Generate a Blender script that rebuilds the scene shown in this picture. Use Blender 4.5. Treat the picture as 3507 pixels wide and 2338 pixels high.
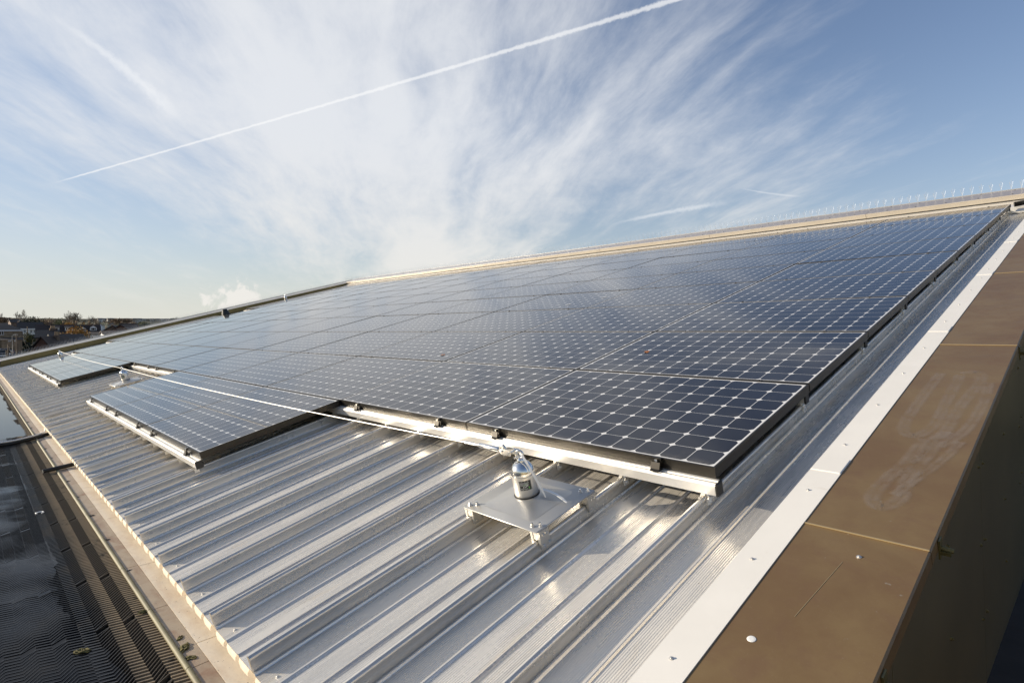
import bpy, bmesh, math, random
from math import radians, sin, cos, pi, sqrt, atan2
from mathutils import Vector, Matrix, Euler

random.seed(11)
for o in list(bpy.data.objects):
    bpy.data.objects.remove(o, do_unlink=True)
scene = bpy.context.scene
COL = scene.collection

# ------------------------------------------------------------------ camera
cam_d = bpy.data.cameras.new('camera')
cam = bpy.data.objects.new('camera', cam_d)
COL.objects.link(cam)
RGT = Vector((0.689704, 0.724073, -0.005132))
DWN = Vector((0.012139, -0.018649, -0.999752))
FWD = Vector((-0.723989, 0.689471, -0.021652))
CAM = Vector((1.07908, -2.12941, 0.55342))
mw = Matrix.Identity(4)
for r in range(3):
    mw[r][0] = RGT[r]; mw[r][1] = -DWN[r]; mw[r][2] = -FWD[r]; mw[r][3] = CAM[r]
cam.matrix_world = mw
cam_d.sensor_width = 36.0
cam_d.lens = 20.1675
cam_d.clip_start = 0.05
cam_d.clip_end = 20000
scene.camera = cam
FPX = 1964.65          # focal length in photograph pixels (3507 wide)


def ray(px, py):
    return FWD + RGT * ((px - 1753.5) / FPX) + DWN * ((py - 1169.0) / FPX)


def at_dist(px, py, dist):
    d = ray(px, py)
    return CAM + d * (dist / math.hypot(d.x, d.y))


# ------------------------------------------------------------------ render look
scene.view_settings.view_transform = 'Standard'
scene.view_settings.look = 'None'
scene.view_settings.gamma = 1.0
scene.view_settings.exposure = 0.50
scene.render.engine = 'CYCLES'
scene.cycles.max_bounces = 8
scene.cycles.glossy_bounces = 5
scene.cycles.transparent_max_bounces = 8
scene.cycles.caustics_reflective = True
scene.cycles.sample_clamp_indirect = 6.0

# ------------------------------------------------------------------ sun
SUN_AZ, SUN_EL = -129.5, 14.0
S = Vector((sin(radians(SUN_AZ)) * cos(radians(SUN_EL)), cos(radians(SUN_AZ)) * cos(radians(SUN_EL)), sin(radians(SUN_EL))))
sl = bpy.data.lights.new('sun', 'SUN')
sl.energy = 5.0
sl.angle = radians(0.53)
sl.color = (1.0, 0.88, 0.71)
so = bpy.data.objects.new('sun', sl)
so.rotation_euler = S.to_track_quat('Z', 'Y').to_euler()
so.location = (-30, -30, 30)
COL.objects.link(so)


# ------------------------------------------------------------------ node helpers
class NT:
    def __init__(self, tree):
        self.t = tree
        tree.nodes.clear()

    def n(self, typ, **kw):
        nd = self.t.nodes.new(typ)
        for k, v in kw.items():
            setattr(nd, k, v)
        return nd

    def link(self, a, b):
        self.t.links.new(a, b)

    def put(self, sock, v):
        if isinstance(v, bpy.types.NodeSocket):
            self.link(v, sock)
        elif v is not None:
            if isinstance(v, (tuple, list)) and len(v) == 3 and sock.type == 'RGBA':
                v = (*v, 1)
            sock.default_value = v

    def m(self, op, a, b=None, c=None, clamp=False):
        nd = self.n('ShaderNodeMath', operation=op)
        nd.use_clamp = clamp
        self.put(nd.inputs[0], a)
        if b is not None: self.put(nd.inputs[1], b)
        if c is not None: self.put(nd.inputs[2], c)
        return nd.outputs[0]

    def vm(self, op, a, b=None, out=0):
        nd = self.n('ShaderNodeVectorMath', operation=op)
        self.put(nd.inputs[0], a)
        if b is not None: self.put(nd.inputs[1], b)
        return nd.outputs[out]

    def dot(self, a, b):
        nd = self.n('ShaderNodeVectorMath', operation='DOT_PRODUCT')
        self.put(nd.inputs[0], a); self.put(nd.inputs[1], b)
        return nd.outputs['Value']

    def sep(self, v):
        nd = self.n('ShaderNodeSeparateXYZ'); self.link(v, nd.inputs[0])
        return nd.outputs[0], nd.outputs[1], nd.outputs[2]

    def comb(self, x, y, z):
        nd = self.n('ShaderNodeCombineXYZ')
        self.put(nd.inputs[0], x); self.put(nd.inputs[1], y); self.put(nd.inputs[2], z)
        return nd.outputs[0]

    def smooth(self, v, lo, hi):
        nd = self.n('ShaderNodeMapRange', interpolation_type='SMOOTHSTEP')
        self.put(nd.inputs[0], v)
        self.put(nd.inputs[1], lo); self.put(nd.inputs[2], hi)
        nd.inputs[3].default_value = 0; nd.inputs[4].default_value = 1
        return nd.outputs[0]

    def noise(self, vec, scale, detail=4, rough=0.55, dist=0.0, col=False):
        nd = self.n('ShaderNodeTexNoise')
        if vec is not None: self.link(vec, nd.inputs['Vector'])
        nd.inputs['Scale'].default_value = scale
        nd.inputs['Detail'].default_value = detail
        nd.inputs['Roughness'].default_value = rough
        nd.inputs['Distortion'].default_value = dist
        return nd.outputs['Color'] if col else nd.outputs['Fac']

    def mix(self, f, a, b, blend='MIX'):
        nd = self.n('ShaderNodeMix', data_type='RGBA', blend_type=blend)
        self.put(nd.inputs[0], f)
        self.put(nd.inputs[6], a); self.put(nd.inputs[7], b)
        return nd.outputs[2]

    def bump(self, h, strength=0.3, dist=0.01, nrm=None):
        nd = self.n('ShaderNodeBump')
        nd.inputs['Strength'].default_value = strength
        nd.inputs['Distance'].default_value = dist
        self.link(h, nd.inputs['Height'])
        if nrm is not None: self.link(nrm, nd.inputs['Normal'])
        return nd.outputs[0]


# ------------------------------------------------------------------ sky
world = bpy.data.worlds.new('World')
scene.world = world
world.use_nodes = True
w = NT(world.node_tree)
sky = w.n('ShaderNodeTexSky', sky_type='NISHITA')
sky.sun_disc = False
sky.sun_elevation = radians(SUN_EL)
sky.sun_rotation = radians(SUN_AZ % 360)
sky.altitude = 30
sky.air_density = 1.0
sky.dust_density = 1.2
sky.ozone_density = 1.6
tc = w.n('ShaderNodeTexCoord')
d = tc.outputs['Generated']
dx, dy, dz = w.sep(d)
den = w.m('ADD', w.m('MAXIMUM', dz, 0.0), 0.10)
px_ = w.m('DIVIDE', dx, den)
py_ = w.m('DIVIDE', dy, den)
# cloud sheet coordinates: s runs along the streaks, t across them
ca, sa = -0.85, 0.527
s_ = w.m('ADD', w.m('MULTIPLY', px_, ca), w.m('MULTIPLY', py_, sa))
t_ = w.m('SUBTRACT', w.m('MULTIPLY', py_, -ca), w.m('MULTIPLY', px_, -sa))
warp = w.noise(w.comb(w.m('MULTIPLY', s_, 0.45), w.m('MULTIPLY', t_, 0.8), 3.1), 1.0, 3, 0.5)
t_w = w.m('ADD', t_, w.m('MULTIPLY', w.m('SUBTRACT', warp, 0.5), 0.55))
f1 = w.noise(w.comb(w.m('MULTIPLY', s_, 0.40), w.m('MULTIPLY', t_w, 1.3), 0.7), 1.0, 6, 0.55)
f2 = w.noise(w.comb(w.m('MULTIPLY', s_, 0.55), w.m('MULTIPLY', t_w, 4.4), 5.2), 1.0, 6, 0.55)
f3 = w.noise(w.comb(w.m('MULTIPLY', s_, 3.2), w.m('MULTIPLY', t_w, 8.0), 1.2), 1.0, 7, 0.66)
ff = w.m('ADD', w.m('MULTIPLY', f1, 0.95), w.m('ADD', w.m('MULTIPLY', f2, 0.60), w.m('MULTIPLY', f3, 0.42)))
ff = w.m('SUBTRACT', ff, 0.985)


def blob(c, k, wgt):
    return w.m('MULTIPLY', w.m('EXPONENT', w.m('MULTIPLY', w.m('SUBTRACT', w.dot(d, c), 1.0), k)), wgt)


cov = None
for c, k, wgt in [((-0.8042, 0.5425, 0.2629), 18, 0.38), ((-0.7255, 0.6556, 0.2052), 50, 0.26),
                  ((-0.9107, 0.3479, 0.2328), 50, 0.16), ((-0.9177, 0.1928, 0.3474), 18, 0.12),
                  
                  ((-0.9516, 0.2709, 0.138), 120, -0.40), ((-0.9683, 0.1893, 0.158), 150, -0.26), ((-0.89, 0.44, 0.10), 160, -0.42),
                  ((-0.1464, 0.9589, 0.2429), 16, -0.04), ((-0.0999, 0.9247, 0.3673), 14, -0.20),
                  ((-0.62, 0.77, 0.150), 190, -0.30), ((-0.98, -0.1, 0.2), 25, -0.10),
                  ((-0.4077, 0.8844, 0.2272), 50, 0.14), ((-0.56, 0.40, 0.72), 10, 0.40), ((0.05, 0.75, 0.66), 8, -0.40), ((-.45, .80, .40), 14, -0.11), ((-0.99, 0.0, 0.04), 40, -0.25)]:
    b = blob(c, k, wgt)
    cov = b if cov is None else w.m('ADD', cov, b)
dens = w.smooth(w.m('ADD', w.m('MULTIPLY', ff, 1.65), w.m('ADD', cov, 0.12)), -0.20, 0.90)
dens = w.m('MULTIPLY', dens, w.smooth(dz, -0.01, 0.12))
dens = w.m('MULTIPLY', dens, 0.90)
# the cloud sheet lies on one side of the sky; the other side is clear
dens = w.m('MULTIPLY', dens, w.smooth(w.dot(d, tuple(Vector((-.70, .62, .30)).normalized())), -.05, .72))
# small heap clouds low over the fields
fc = w.noise(d, 42, 6, 0.6, 0.3)
cum = None
for c, k, wgt in [((-0.9495, 0.3097, 0.0485), 1300, 0.55), ((-0.9430, 0.326, 0.043), 1800, 0.45), ((-0.9625, 0.2653, 0.0561), 6000, 0.38)]:
    b = blob(c, k, wgt)
    cum = b if cum is None else w.m('ADD', cum, b)
cum = w.smooth(w.m('ADD', fc, cum), 0.78, 0.95)


def trail(a, mid, b, w0, w1, strength, ragged, soft=1.0):
    """an aircraft trail: a thin band on the sky between two directions, bent through a third"""
    a, mid, b = Vector(a).normalized(), Vector(mid).normalized(), Vector(b).normalized()
    n = a.cross(b).normalized()
    e = (b - a).normalized()
    ta, tb, tm, off = a.dot(e), b.dot(e), mid.dot(e), mid.dot(n)
    tau = w.dot(d, tuple(e))
    u = w.m('DIVIDE', w.m('SUBTRACT', tau, ta), tb - ta)
    um = (tm - ta) / (tb - ta)
    q = w.m('MULTIPLY', w.m('MULTIPLY', u, w.m('SUBTRACT', 1.0, u)), off / (um * (1 - um)))
    lat = w.m('SUBTRACT', w.dot(d, tuple(n)), q)
    nn = w.noise(d, 130, 4, 0.65)
    nl = w.noise(d, 55, 3, 0.6)
    wid = w.m('ADD', w.m('MULTIPLY', u, w1 - w0), w0)
    wid = w.m('MULTIPLY', wid, w.m('ADD', 1.0 - ragged * 0.5, w.m('MULTIPLY', nl, ragged)))
    lat = w.m('ADD', lat, w.m('MULTIPLY', w.m('MULTIPLY', w.m('SUBTRACT', nn, 0.5), wid), ragged * 1.6))
    x = w.m('DIVIDE', w.m('ABSOLUTE', lat), wid)
    core = w.m('SUBTRACT', 1.0, w.smooth(x, 0.25 if soft == 1.0 else 0.0, 1.2))
    ends = w.m('MULTIPLY', w.smooth(u, -0.005, 0.03 if soft == 1.0 else 0.4), w.m('SUBTRACT', 1.0, w.smooth(u, 1.0 if soft == 1.0 else .7, 1.04 if soft == 1.0 else 1.02)))
    front = w.m('GREATER_THAN', w.dot(d, tuple((a + b).normalized())), 0.3)
    return w.m('MULTIPLY', w.m('MULTIPLY', w.m('MULTIPLY', core, ends), front), strength)


trails = [trail((-.9762, .0895, .1976), (-.8381, .4184, .3515), (-.30, .83, .497), .0012, .0046, .62, 0.9),
          trail((-.5978, .7829, .1723), (-.51, .84, .1905), (-.416, .8872, .1998), .0022, .006, .40, 0.9, .5),
          trail((-.4141, .8829, .2214), (-.37, .906, .2075), (-.3251, .9248, .1977), .0012, .0022, .30, 0.5, .5),
          trail((-.9153, .0729, .396), (-.9224, .1683, .3475), (-.9263, .2361, .2914), .004, .012, .42, 0.9, .5)]
cld = w.m('MAXIMUM', dens, cum)
cloud_col = w.mix(w.smooth(dz, 0.02, 0.35), (6.1, 5.95, 5.6), (5.85, 5.98, 6.2))
clear = w.mix(1.0, sky.outputs[0], (1.02, 1.0, 1.13), 'MULTIPLY')
# the sun side of a hazy winter sky is pale rather than yellow
clear = w.mix(w.m('MINIMUM', blob((-0.86, -0.44, 0.16), 4.5, 0.95), 0.9), clear, (2.3, 3.2, 4.4))
hz = w.m('MULTIPLY', w.m('EXPONENT', w.m('MULTIPLY', w.m('MAXIMUM', dz, 0.0), -7.0)), 0.80)
clear = w.mix(hz, clear, (4.35, 4.95, 5.15))
hz2 = w.m('MULTIPLY', w.m('EXPONENT', w.m('MULTIPLY', w.m('MAXIMUM', dz, 0.0), -19.0)), 0.95)
clear = w.mix(hz2, clear, (5.6, 5.45, 4.7))
skyc = w.mix(cld, clear, cloud_col)
for t in trails:
    skyc = w.mix(t, skyc, (6.9, 6.95, 7.0))
bg = w.n('ShaderNodeBackground')
w.link(skyc, bg.inputs[0])
bg.inputs[1].default_value = 0.10
wo = w.n('ShaderNodeOutputWorld')
w.link(bg.outputs[0], wo.inputs[0])


# ------------------------------------------------------------------ materials
MAT = {}


def pmat(name, base, rough=0.5, metal=0.0, var=0.0, vscale=3.0, dirt=None, dscale=1.5, dlo=.5, dhi=.75,
         bump=0.0, bscale=40.0, bdist=0.004, rvar=0.0, coat=0.0, ior=1.5, spec=None):
    m = bpy.data.materials.new(name)
    m.use_nodes = True
    t = NT(m.node_tree)
    out = t.n('ShaderNodeOutputMaterial')
    p = t.n('ShaderNodeBsdfPrincipled')
    t.link(p.outputs[0], out.inputs[0])
    geo = t.n('ShaderNodeNewGeometry')
    pos = geo.outputs['Position']
    c = base
    if var:
        nz = t.noise(pos, vscale, 5, 0.6)
        f = t.smooth(nz, 0.25, 0.75)
        lo = tuple(max(0, x * (1 - var)) for x in base); hi = tuple(min(1, x * (1 + var)) for x in base)
        c = t.mix(f, lo, hi)
    if dirt:
        nd = t.noise(pos, dscale, 7, 0.65, 0.4)
        c = t.mix(t.smooth(nd, dlo, dhi), c, dirt)
    t.put(p.inputs['Base Color'], c)
    p.inputs['Metallic'].default_value = metal
    if rvar:
        r = t.m('ADD', t.m('MULTIPLY', t.m('SUBTRACT', t.noise(pos, vscale * 1.7, 4, .6), .5), rvar), rough, clamp=True)
        t.put(p.inputs['Roughness'], r)
    else:
        p.inputs['Roughness'].default_value = rough
    p.inputs['IOR'].default_value = ior
    if spec is not None: p.inputs['Specular IOR Level'].default_value = spec
    if coat:
        p.inputs['Coat Weight'].default_value = coat
        p.inputs['Coat Roughness'].default_value = 0.1
    if bump:
        b = t.bump(t.noise(pos, bscale, 5, 0.6), bump, bdist)
        t.link(b, p.inputs['Normal'])
    MAT[name] = m
    return m


pmat('silver_rail', (.88, .86, .81), .30, .62, .05, 5)
pmat('galvanised', (.62, .61, .59), .38, .9, .12, 25)
pmat('polished_steel', (.80, .79, .76), .18, 1.0, .04, 8, rvar=.1)
pmat('brushed_steel', (.70, .68, .64), .42, .85, .05, 14)
pmat('plate_steel', (.52, .51, .48), .40, .75, .05, 6)
pmat('black_frame', (.042, .038, .032), .36, .7, .1, 6)
pmat('black_plastic', (.015, .015, .015), .5)
pmat('black_rubber', (.012, .012, .013), .6)
pmat('white_paint', (.80, .77, .70), .42, 0, .03, 4, dirt=(.62, .57, .48), dscale=7, dlo=.62, dhi=.85)
pmat('cream_paint', (.41, .365, .30), .33, 0, .05, 3)
pmat('cap_paint', (.36, .32, .28), .16, 0.1, .06, 3)
pmat('cap_light', (.62, .58, .50), .4, 0, .08, 3)
pmat('olive_paint', (.15, .125, .045), .38, .2, .15, 2)
pmat('bronze_wall', (.23, .19, .105), .30, .45, .15, 1.2)
pmat('white_strap', (.85, .84, .80), .5)
pmat('steel_wire', (.80, .78, .73), .4, .6)
pmat('brass_edge', (.44, .34, .19), .35, .4)
pmat('sticker_black', (.03, .03, .028), .35)
pmat('sticker_yellow', (.85, .58, .03), .4)
pmat('sticker_white', (.75, .75, .72), .4)
pmat('sticker_green', (.12, .42, .08), .4)
pmat('spike_wire', (.82, .84, .86), .25, .6)
pmat('dead_leaf', (.36, .13, .035), .6, 0, .3, 60)
pmat('moss', (.13, .11, .035), .9, 0, .5, 60, bump=.6, bscale=120)
def m_ledge(name, base, stain, amt):
    m = bpy.data.materials.new(name); m.use_nodes = True
    t = NT(m.node_tree)
    out = t.n('ShaderNodeOutputMaterial'); p = t.n('ShaderNodeBsdfPrincipled')
    t.link(p.outputs[0], out.inputs[0])
    geo = t.n('ShaderNodeNewGeometry'); pos = geo.outputs['Position']
    X, Y, Z = t.sep(pos)
    n1 = t.noise(t.comb(t.m('MULTIPLY', X, 5.0), t.m('MULTIPLY', Y, 9.0), 0.0), 1.0, 7, .68, .6)
    c = t.mix(t.m('MULTIPLY', t.smooth(n1, .42, .72), amt), base, stain)
    n2 = t.noise(pos, 7, 6, .65)
    c = t.mix(t.m('MULTIPLY', t.smooth(n2, .5, .7), .35), c, tuple(x * .72 for x in base))
    n3 = t.noise(pos, 95, 2, .5)
    c = t.mix(t.smooth(n3, .70, .74), c, (.16, .11, .07))
    t.link(c, p.inputs['Base Color'])
    p.inputs['Roughness'].default_value = .5
    t.link(t.bump(n2, .25, .01), p.inputs['Normal'])
    MAT[name] = m


m_ledge('ledge', (.80, .71, .575), (.56, .41, .27), .5)
m_ledge('ledge_trim', (.40, .32, .225), (.24, .125, .07), .85)
pmat('nosing', (.20, .18, .10), .65, 0, .2, 8, dirt=(.12, .09, .05), dscale=9, dlo=.55, dhi=.75)
pmat('foam_filler', (.72, .64, .5), .8, 0, .12, 30)
pmat('flat_roof', (.055, .05, .045), .85, 0, .35, 3, bump=.4, bscale=30)
pmat('lower_roof', (.022, .021, .021), .7, 0, .5, 2, bump=.4, bscale=18)
pmat('wet_rubber', (.010, .010, .011), .35)
pmat('blue_cable', (.02, .06, .16), .4)
pmat('asphalt', (.045, .045, .046), .85, 0, .25, .15)
# town
pmat('slate_roof', (.017, .015, .016), .75, 0, .35, 1.2)
pmat('tile_roof', (.030, .018, .015), .8, 0, .35, 1.0)
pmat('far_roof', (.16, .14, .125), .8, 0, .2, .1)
pmat('red_brick', (.095, .045, .032), .85, 0, .3, 1.5)
pmat('buff_brick', (.27, .20, .125), .85, 0, .22, 1.5)
pmat('brown_brick', (.16, .105, .075), .85, 0, .3, 1.5)
pmat('white_render', (.72, .71, .68), .7, 0, .06, 1)
pmat('cream_render', (.55, .50, .40), .7, 0, .08, 1)
pmat('white_upvc', (.78, .78, .77), .35)
pmat('dark_glass', (.02, .022, .026), .08)
pmat('clay_pot', (.42, .27, .15), .8, 0, .3, 6)
pmat('timber_pole', (.16, .115, .075), .8, 0, .3, 2)
pmat('bark', (.085, .068, .050), .9, 0, .3, 3)
pmat('bare_twig', (.17, .135, .098), .9, 0, .25, 2)
pmat('leaf_dark', (.020, .030, .014), .8, 0, .5, 1.2)
pmat('leaf_green', (.065, .085, .022), .8, 0, .45, 1.0)
pmat('leaf_olive', (.10, .105, .035), .8, 0, .4, 1.0)
pmat('leaf_gold', (.34, .185, .035), .8, 0, .35, 1.2)
pmat('leaf_brown', (.20, .135, .078), .8, 0, .35, 1.0)
pmat('leaf_red', (.26, .06, .045), .8, 0, .3, 1.0)
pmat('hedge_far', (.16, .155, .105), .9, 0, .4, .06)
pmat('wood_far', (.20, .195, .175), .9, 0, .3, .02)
pmat('car_white', (.80, .80, .79), .2, 0, coat=.6)
pmat('car_silver', (.50, .51, .53), .28, .6)
pmat('car_dark', (.03, .035, .045), .22, .2, coat=.6)
pmat('tyre', (.012, .012, .012), .8)
pmat('lamp_glass', (.7, .7, .65), .1)
pmat('tail_red', (.30, .015, .01), .2)


def m_aluminium():
    m = bpy.data.materials.new('mill_aluminium'); m.use_nodes = True
    t = NT(m.node_tree)
    out = t.n('ShaderNodeOutputMaterial'); p = t.n('ShaderNodeBsdfPrincipled')
    t.link(p.outputs[0], out.inputs[0])
    geo = t.n('ShaderNodeNewGeometry'); pos = geo.outputs['Position']
    tc = t.n('ShaderNodeTexCoord'); ox, oy, oz = t.sep(tc.outputs['Object'])
    X, Y, Z = t.sep(pos)
    big = t.noise(t.comb(t.m('MULTIPLY', X, 3.0), t.m('MULTIPLY', Y, 0.8), 0.0), 1.0, 6, .62, .5)
    streak = t.noise(t.comb(t.m('MULTIPLY', X, 34.0), t.m('MULTIPLY', Y, 2.6), 4.0), 1.0, 6, .66, .3)
    spang = t.noise(pos, 60, 4, .72)
    film = t.m('ADD', t.m('MULTIPLY', big, .52), t.m('ADD', t.m('MULTIPLY', streak, .42), t.m('MULTIPLY', spang, .06)))
    film = t.smooth(film, .30, .66)
    c = t.mix(film, (.70, .665, .60), (.84, .79, .70))
    stain = t.noise(t.comb(t.m('MULTIPLY', X, 7.0), t.m('MULTIPLY', Y, 1.4), 9.0), 1.0, 6, .6, .6)
    c = t.mix(t.m('MULTIPLY', t.smooth(stain, .56, .74), .5), c, (.62, .50, .34))
    spots = t.noise(pos, 26, 2, .5)
    c = t.mix(t.m('MULTIPLY', t.smooth(spots, .76, .80), .7), c, (.22, .17, .12))
    t.link(c, p.inputs['Base Color'])
    t.link(t.m('SUBTRACT', .74, t.m('MULTIPLY', film, .26)), p.inputs['Metallic'])
    rr = t.m('ADD', .17, t.m('MULTIPLY', film, .17))
    t.link(rr, p.inputs['Roughness'])
    lines = t.m('MULTIPLY', t.m('SINE', t.m('MULTIPLY', ox, 2 * pi / .0082)), .5)
    stucco = t.noise(pos, 210, 2, .6)
    dent = t.noise(t.comb(t.m('MULTIPLY', X, 6.0), t.m('MULTIPLY', Y, 2.2), Z), 1.0, 2, .5)
    h = t.m('ADD', t.m('MULTIPLY', lines, .0007), t.m('ADD', t.m('MULTIPLY', stucco, .0006), t.m('MULTIPLY', dent, .0038)))
    nd = t.n('ShaderNodeBump'); nd.inputs['Strength'].default_value = .85; nd.inputs['Distance'].default_value = 1.0
    t.link(h, nd.inputs['Height']); t.link(nd.outputs[0], p.inputs['Normal'])
    MAT['mill_aluminium'] = m


m_aluminium()


def m_cells():
    """dark solar cells with clipped corners on a white backing sheet, under glass"""
    m = bpy.data.materials.new('solar_cells'); m.use_nodes = True
    t = NT(m.node_tree)
    out = t.n('ShaderNodeOutputMaterial'); p = t.n('ShaderNodeBsdfPrincipled')
    t.link(p.outputs[0], out.inputs[0])
    tc = t.n('ShaderNodeTexCoord'); x, y, z = t.sep(tc.outputs['Object'])
    geo = t.n('ShaderNodeNewGeometry'); pos = geo.outputs['Position']
    PX, PY = .12650, .12575
    gx = t.m('DIVIDE', t.m('ADD', x, 1.5395), PX)      # 12 cells along x
    gy = t.m('DIVIDE', t.m('SUBTRACT', y, .023), PY)   # 8 cells along y
    fx = t.m('MULTIPLY', t.m('ABSOLUTE', t.m('SUBTRACT', t.m('FRACT', gx), .5)), PX)
    fy = t.m('MULTIPLY', t.m('ABSOLUTE', t.m('SUBTRACT', t.m('FRACT', gy), .5)), PY)
    sq = t.m('MAXIMUM', fx, fy)
    rad = t.m('SQRT', t.m('ADD', t.m('MULTIPLY', fx, fx), t.m('MULTIPLY', fy, fy)))
    cell = t.m('MULTIPLY', t.m('LESS_THAN', sq, .06185), t.m('LESS_THAN', rad, .0772))
    inx = t.m('MULTIPLY', t.m('GREATER_THAN', gx, 0.0), t.m('LESS_THAN', gx, 12.0))
    iny = t.m('MULTIPLY', t.m('GREATER_THAN', gy, 0.0), t.m('LESS_THAN', gy, 8.0))
    cell = t.m('MULTIPLY', cell, t.m('MULTIPLY', inx, iny))
    oi = t.n('ShaderNodeObjectInfo')
    wn = t.n('ShaderNodeTexWhiteNoise'); wn.noise_dimensions = '3D'
    t.link(t.comb(t.m('FLOOR', gx), t.m('FLOOR', gy), t.m('MULTIPLY', oi.outputs['Random'], 57.0)), wn.inputs['Vector'])
    cc = t.mix(wn.outputs['Value'], (.010, .0105, .016), (.015, .0165, .025))
    c = t.mix(cell, (.74, .73, .70), cc)
    dust = t.noise(pos, 5.0, 6, .65, .3)
    c = t.mix(t.m('MULTIPLY', t.smooth(dust, .55, .85), .10), c, (.35, .31, .25))
    edge = t.m('MULTIPLY', t.m('SUBTRACT', 1.0, t.smooth(y, .012, .075)), t.smooth(t.noise(pos, 9, 5, .7), .38, .7))
    c = t.mix(t.m('MULTIPLY', edge, .22), c, (.40, .36, .29))
    t.link(c, p.inputs['Base Color'])
    p.inputs['IOR'].default_value = 1.46
    r = t.m('ADD', .035, t.m('MULTIPLY', t.noise(pos, 1.7, 3, .6), .05))
    t.link(r, p.inputs['Roughness'])
    MAT['solar_cells'] = m


m_cells()


def m_bronze():
    m = bpy.data.materials.new('bronze_coping'); m.use_nodes = True
    t = NT(m.node_tree)
    out = t.n('ShaderNodeOutputMaterial'); p = t.n('ShaderNodeBsdfPrincipled')
    t.link(p.outputs[0], out.inputs[0])
    geo = t.n('ShaderNodeNewGeometry'); pos = geo.outputs['Position']
    n1 = t.noise(pos, 2.6, 6, .62, .4)
    n2 = t.noise(pos, 9.0, 6, .65, .3)
    c = t.mix(t.smooth(n1, .3, .7), (.175, .105, .045), (.225, .150, .066))
    c = t.mix(t.m('MULTIPLY', t.smooth(n2, .45, .75), .45), c, (.165, .092, .052))
    grain = t.noise(pos, 160, 2, .6)
    c = t.mix(t.m('MULTIPLY', t.smooth(grain, .6, .8), .25), c, (.28, .21, .13))
    spot = t.noise(pos, 30, 4, .6)
    c = t.mix(t.m('MULTIPLY', t.smooth(spot, .70, .76), .5), c, (.33, .31, .26))
    t.link(c, p.inputs['Base Color'])
    p.inputs['Metallic'].default_value = .25
    t.link(t.m('ADD', .36, t.m('MULTIPLY', n2, .22)), p.inputs['Roughness'])
    t.link(t.bump(t.noise(pos, 3.0, 2, .5), .25, .01), p.inputs['Normal'])
    MAT['bronze_coping'] = m


m_bronze()


def m_smear():
    m = bpy.data.materials.new('dried_smear'); m.use_nodes = True
    t = NT(m.node_tree)
    out = t.n('ShaderNodeOutputMaterial')
    p = t.n('ShaderNodeBsdfPrincipled'); p.inputs['Base Color'].default_value = (.33, .27, .215, 1); p.inputs['Roughness'].default_value = .6
    tr = t.n('ShaderNodeBsdfTransparent'); mx = t.n('ShaderNodeMixShader')
    geo = t.n('ShaderNodeNewGeometry'); pos = geo.outputs['Position']
    uv = t.n('ShaderNodeUVMap'); u, v, _ = t.sep(uv.outputs[0])
    e = t.m('MULTIPLY', t.smooth(v, 0.0, .35), t.m('SUBTRACT', 1.0, t.smooth(v, .65, 1.0)))
    e = t.m('MULTIPLY', e, t.m('ADD', t.m('MULTIPLY', t.m('POWER', t.m('ABSOLUTE', t.m('SUBTRACT', v, .5)), 1.0), 1.1), .35))
    f = t.m('MULTIPLY', e, t.smooth(t.noise(pos, 12, 4, .6, .3), .22, .62))
    t.link(t.m('MULTIPLY', f, .62), mx.inputs[0]); t.link(tr.outputs[0], mx.inputs[1]); t.link(p.outputs[0], mx.inputs[2])
    t.link(mx.outputs[0], out.inputs[0])
    MAT['dried_smear'] = m


m_smear()


def m_mat(name, tone):
    m = bpy.data.materials.new(name); m.use_nodes = True
    t = NT(m.node_tree)
    out = t.n('ShaderNodeOutputMaterial'); p = t.n('ShaderNodeBsdfPrincipled')
    t.link(p.outputs[0], out.inputs[0])
    geo = t.n('ShaderNodeNewGeometry'); pos = geo.outputs['Position']
    X, Y, Z = t.sep(pos)
    silt = t.noise(pos, 4.0, 6, .65, .3)
    k = t.m('ADD', t.smooth(Y, -1.80, -1.66), t.m('MULTIPLY', t.m('SUBTRACT', silt, .5), .9), clamp=True)
    c = t.mix(k, (.012, .012, .0125), tone)
    c = t.mix(t.smooth(t.noise(pos, 14, 5, .7), .56, .72), c, (.055, .045, .032))
    t.link(c, p.inputs['Base Color'])
    t.link(t.m('ADD', .38, t.m('MULTIPLY', k, .35)), p.inputs['Roughness'])
    MAT[name] = m


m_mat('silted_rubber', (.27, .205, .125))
m_mat('bare_shaded_rubber', (.075, .060, .042))  # bare rubber of slanted rows; their groove shade is put into the darker tone


def m_water():
    m = bpy.data.materials.new('standing_water'); m.use_nodes = True
    t = NT(m.node_tree)
    out = t.n('ShaderNodeOutputMaterial'); p = t.n('ShaderNodeBsdfPrincipled')
    t.link(p.outputs[0], out.inputs[0])
    geo = t.n('ShaderNodeNewGeometry'); pos = geo.outputs['Position']
    scum = t.noise(pos, 6, 7, .7, .6)
    c = t.mix(t.smooth(scum, .52, .66), (.008, .0085, .010), (.016, .014, .012))
    t.link(c, p.inputs['Base Color'])
    r = t.m('ADD', .03, t.m('MULTIPLY', t.smooth(t.noise(pos, 9, 6, .7, .5), .5, .7), .05))
    t.link(r, p.inputs['Roughness'])
    p.inputs['IOR'].default_value = 1.33
    p.inputs['Specular IOR Level'].default_value = .14
    t.link(t.bump(t.noise(pos, 14, 4, .6), .10, .004), p.inputs['Normal'])
    MAT['standing_water'] = m


m_water()


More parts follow.
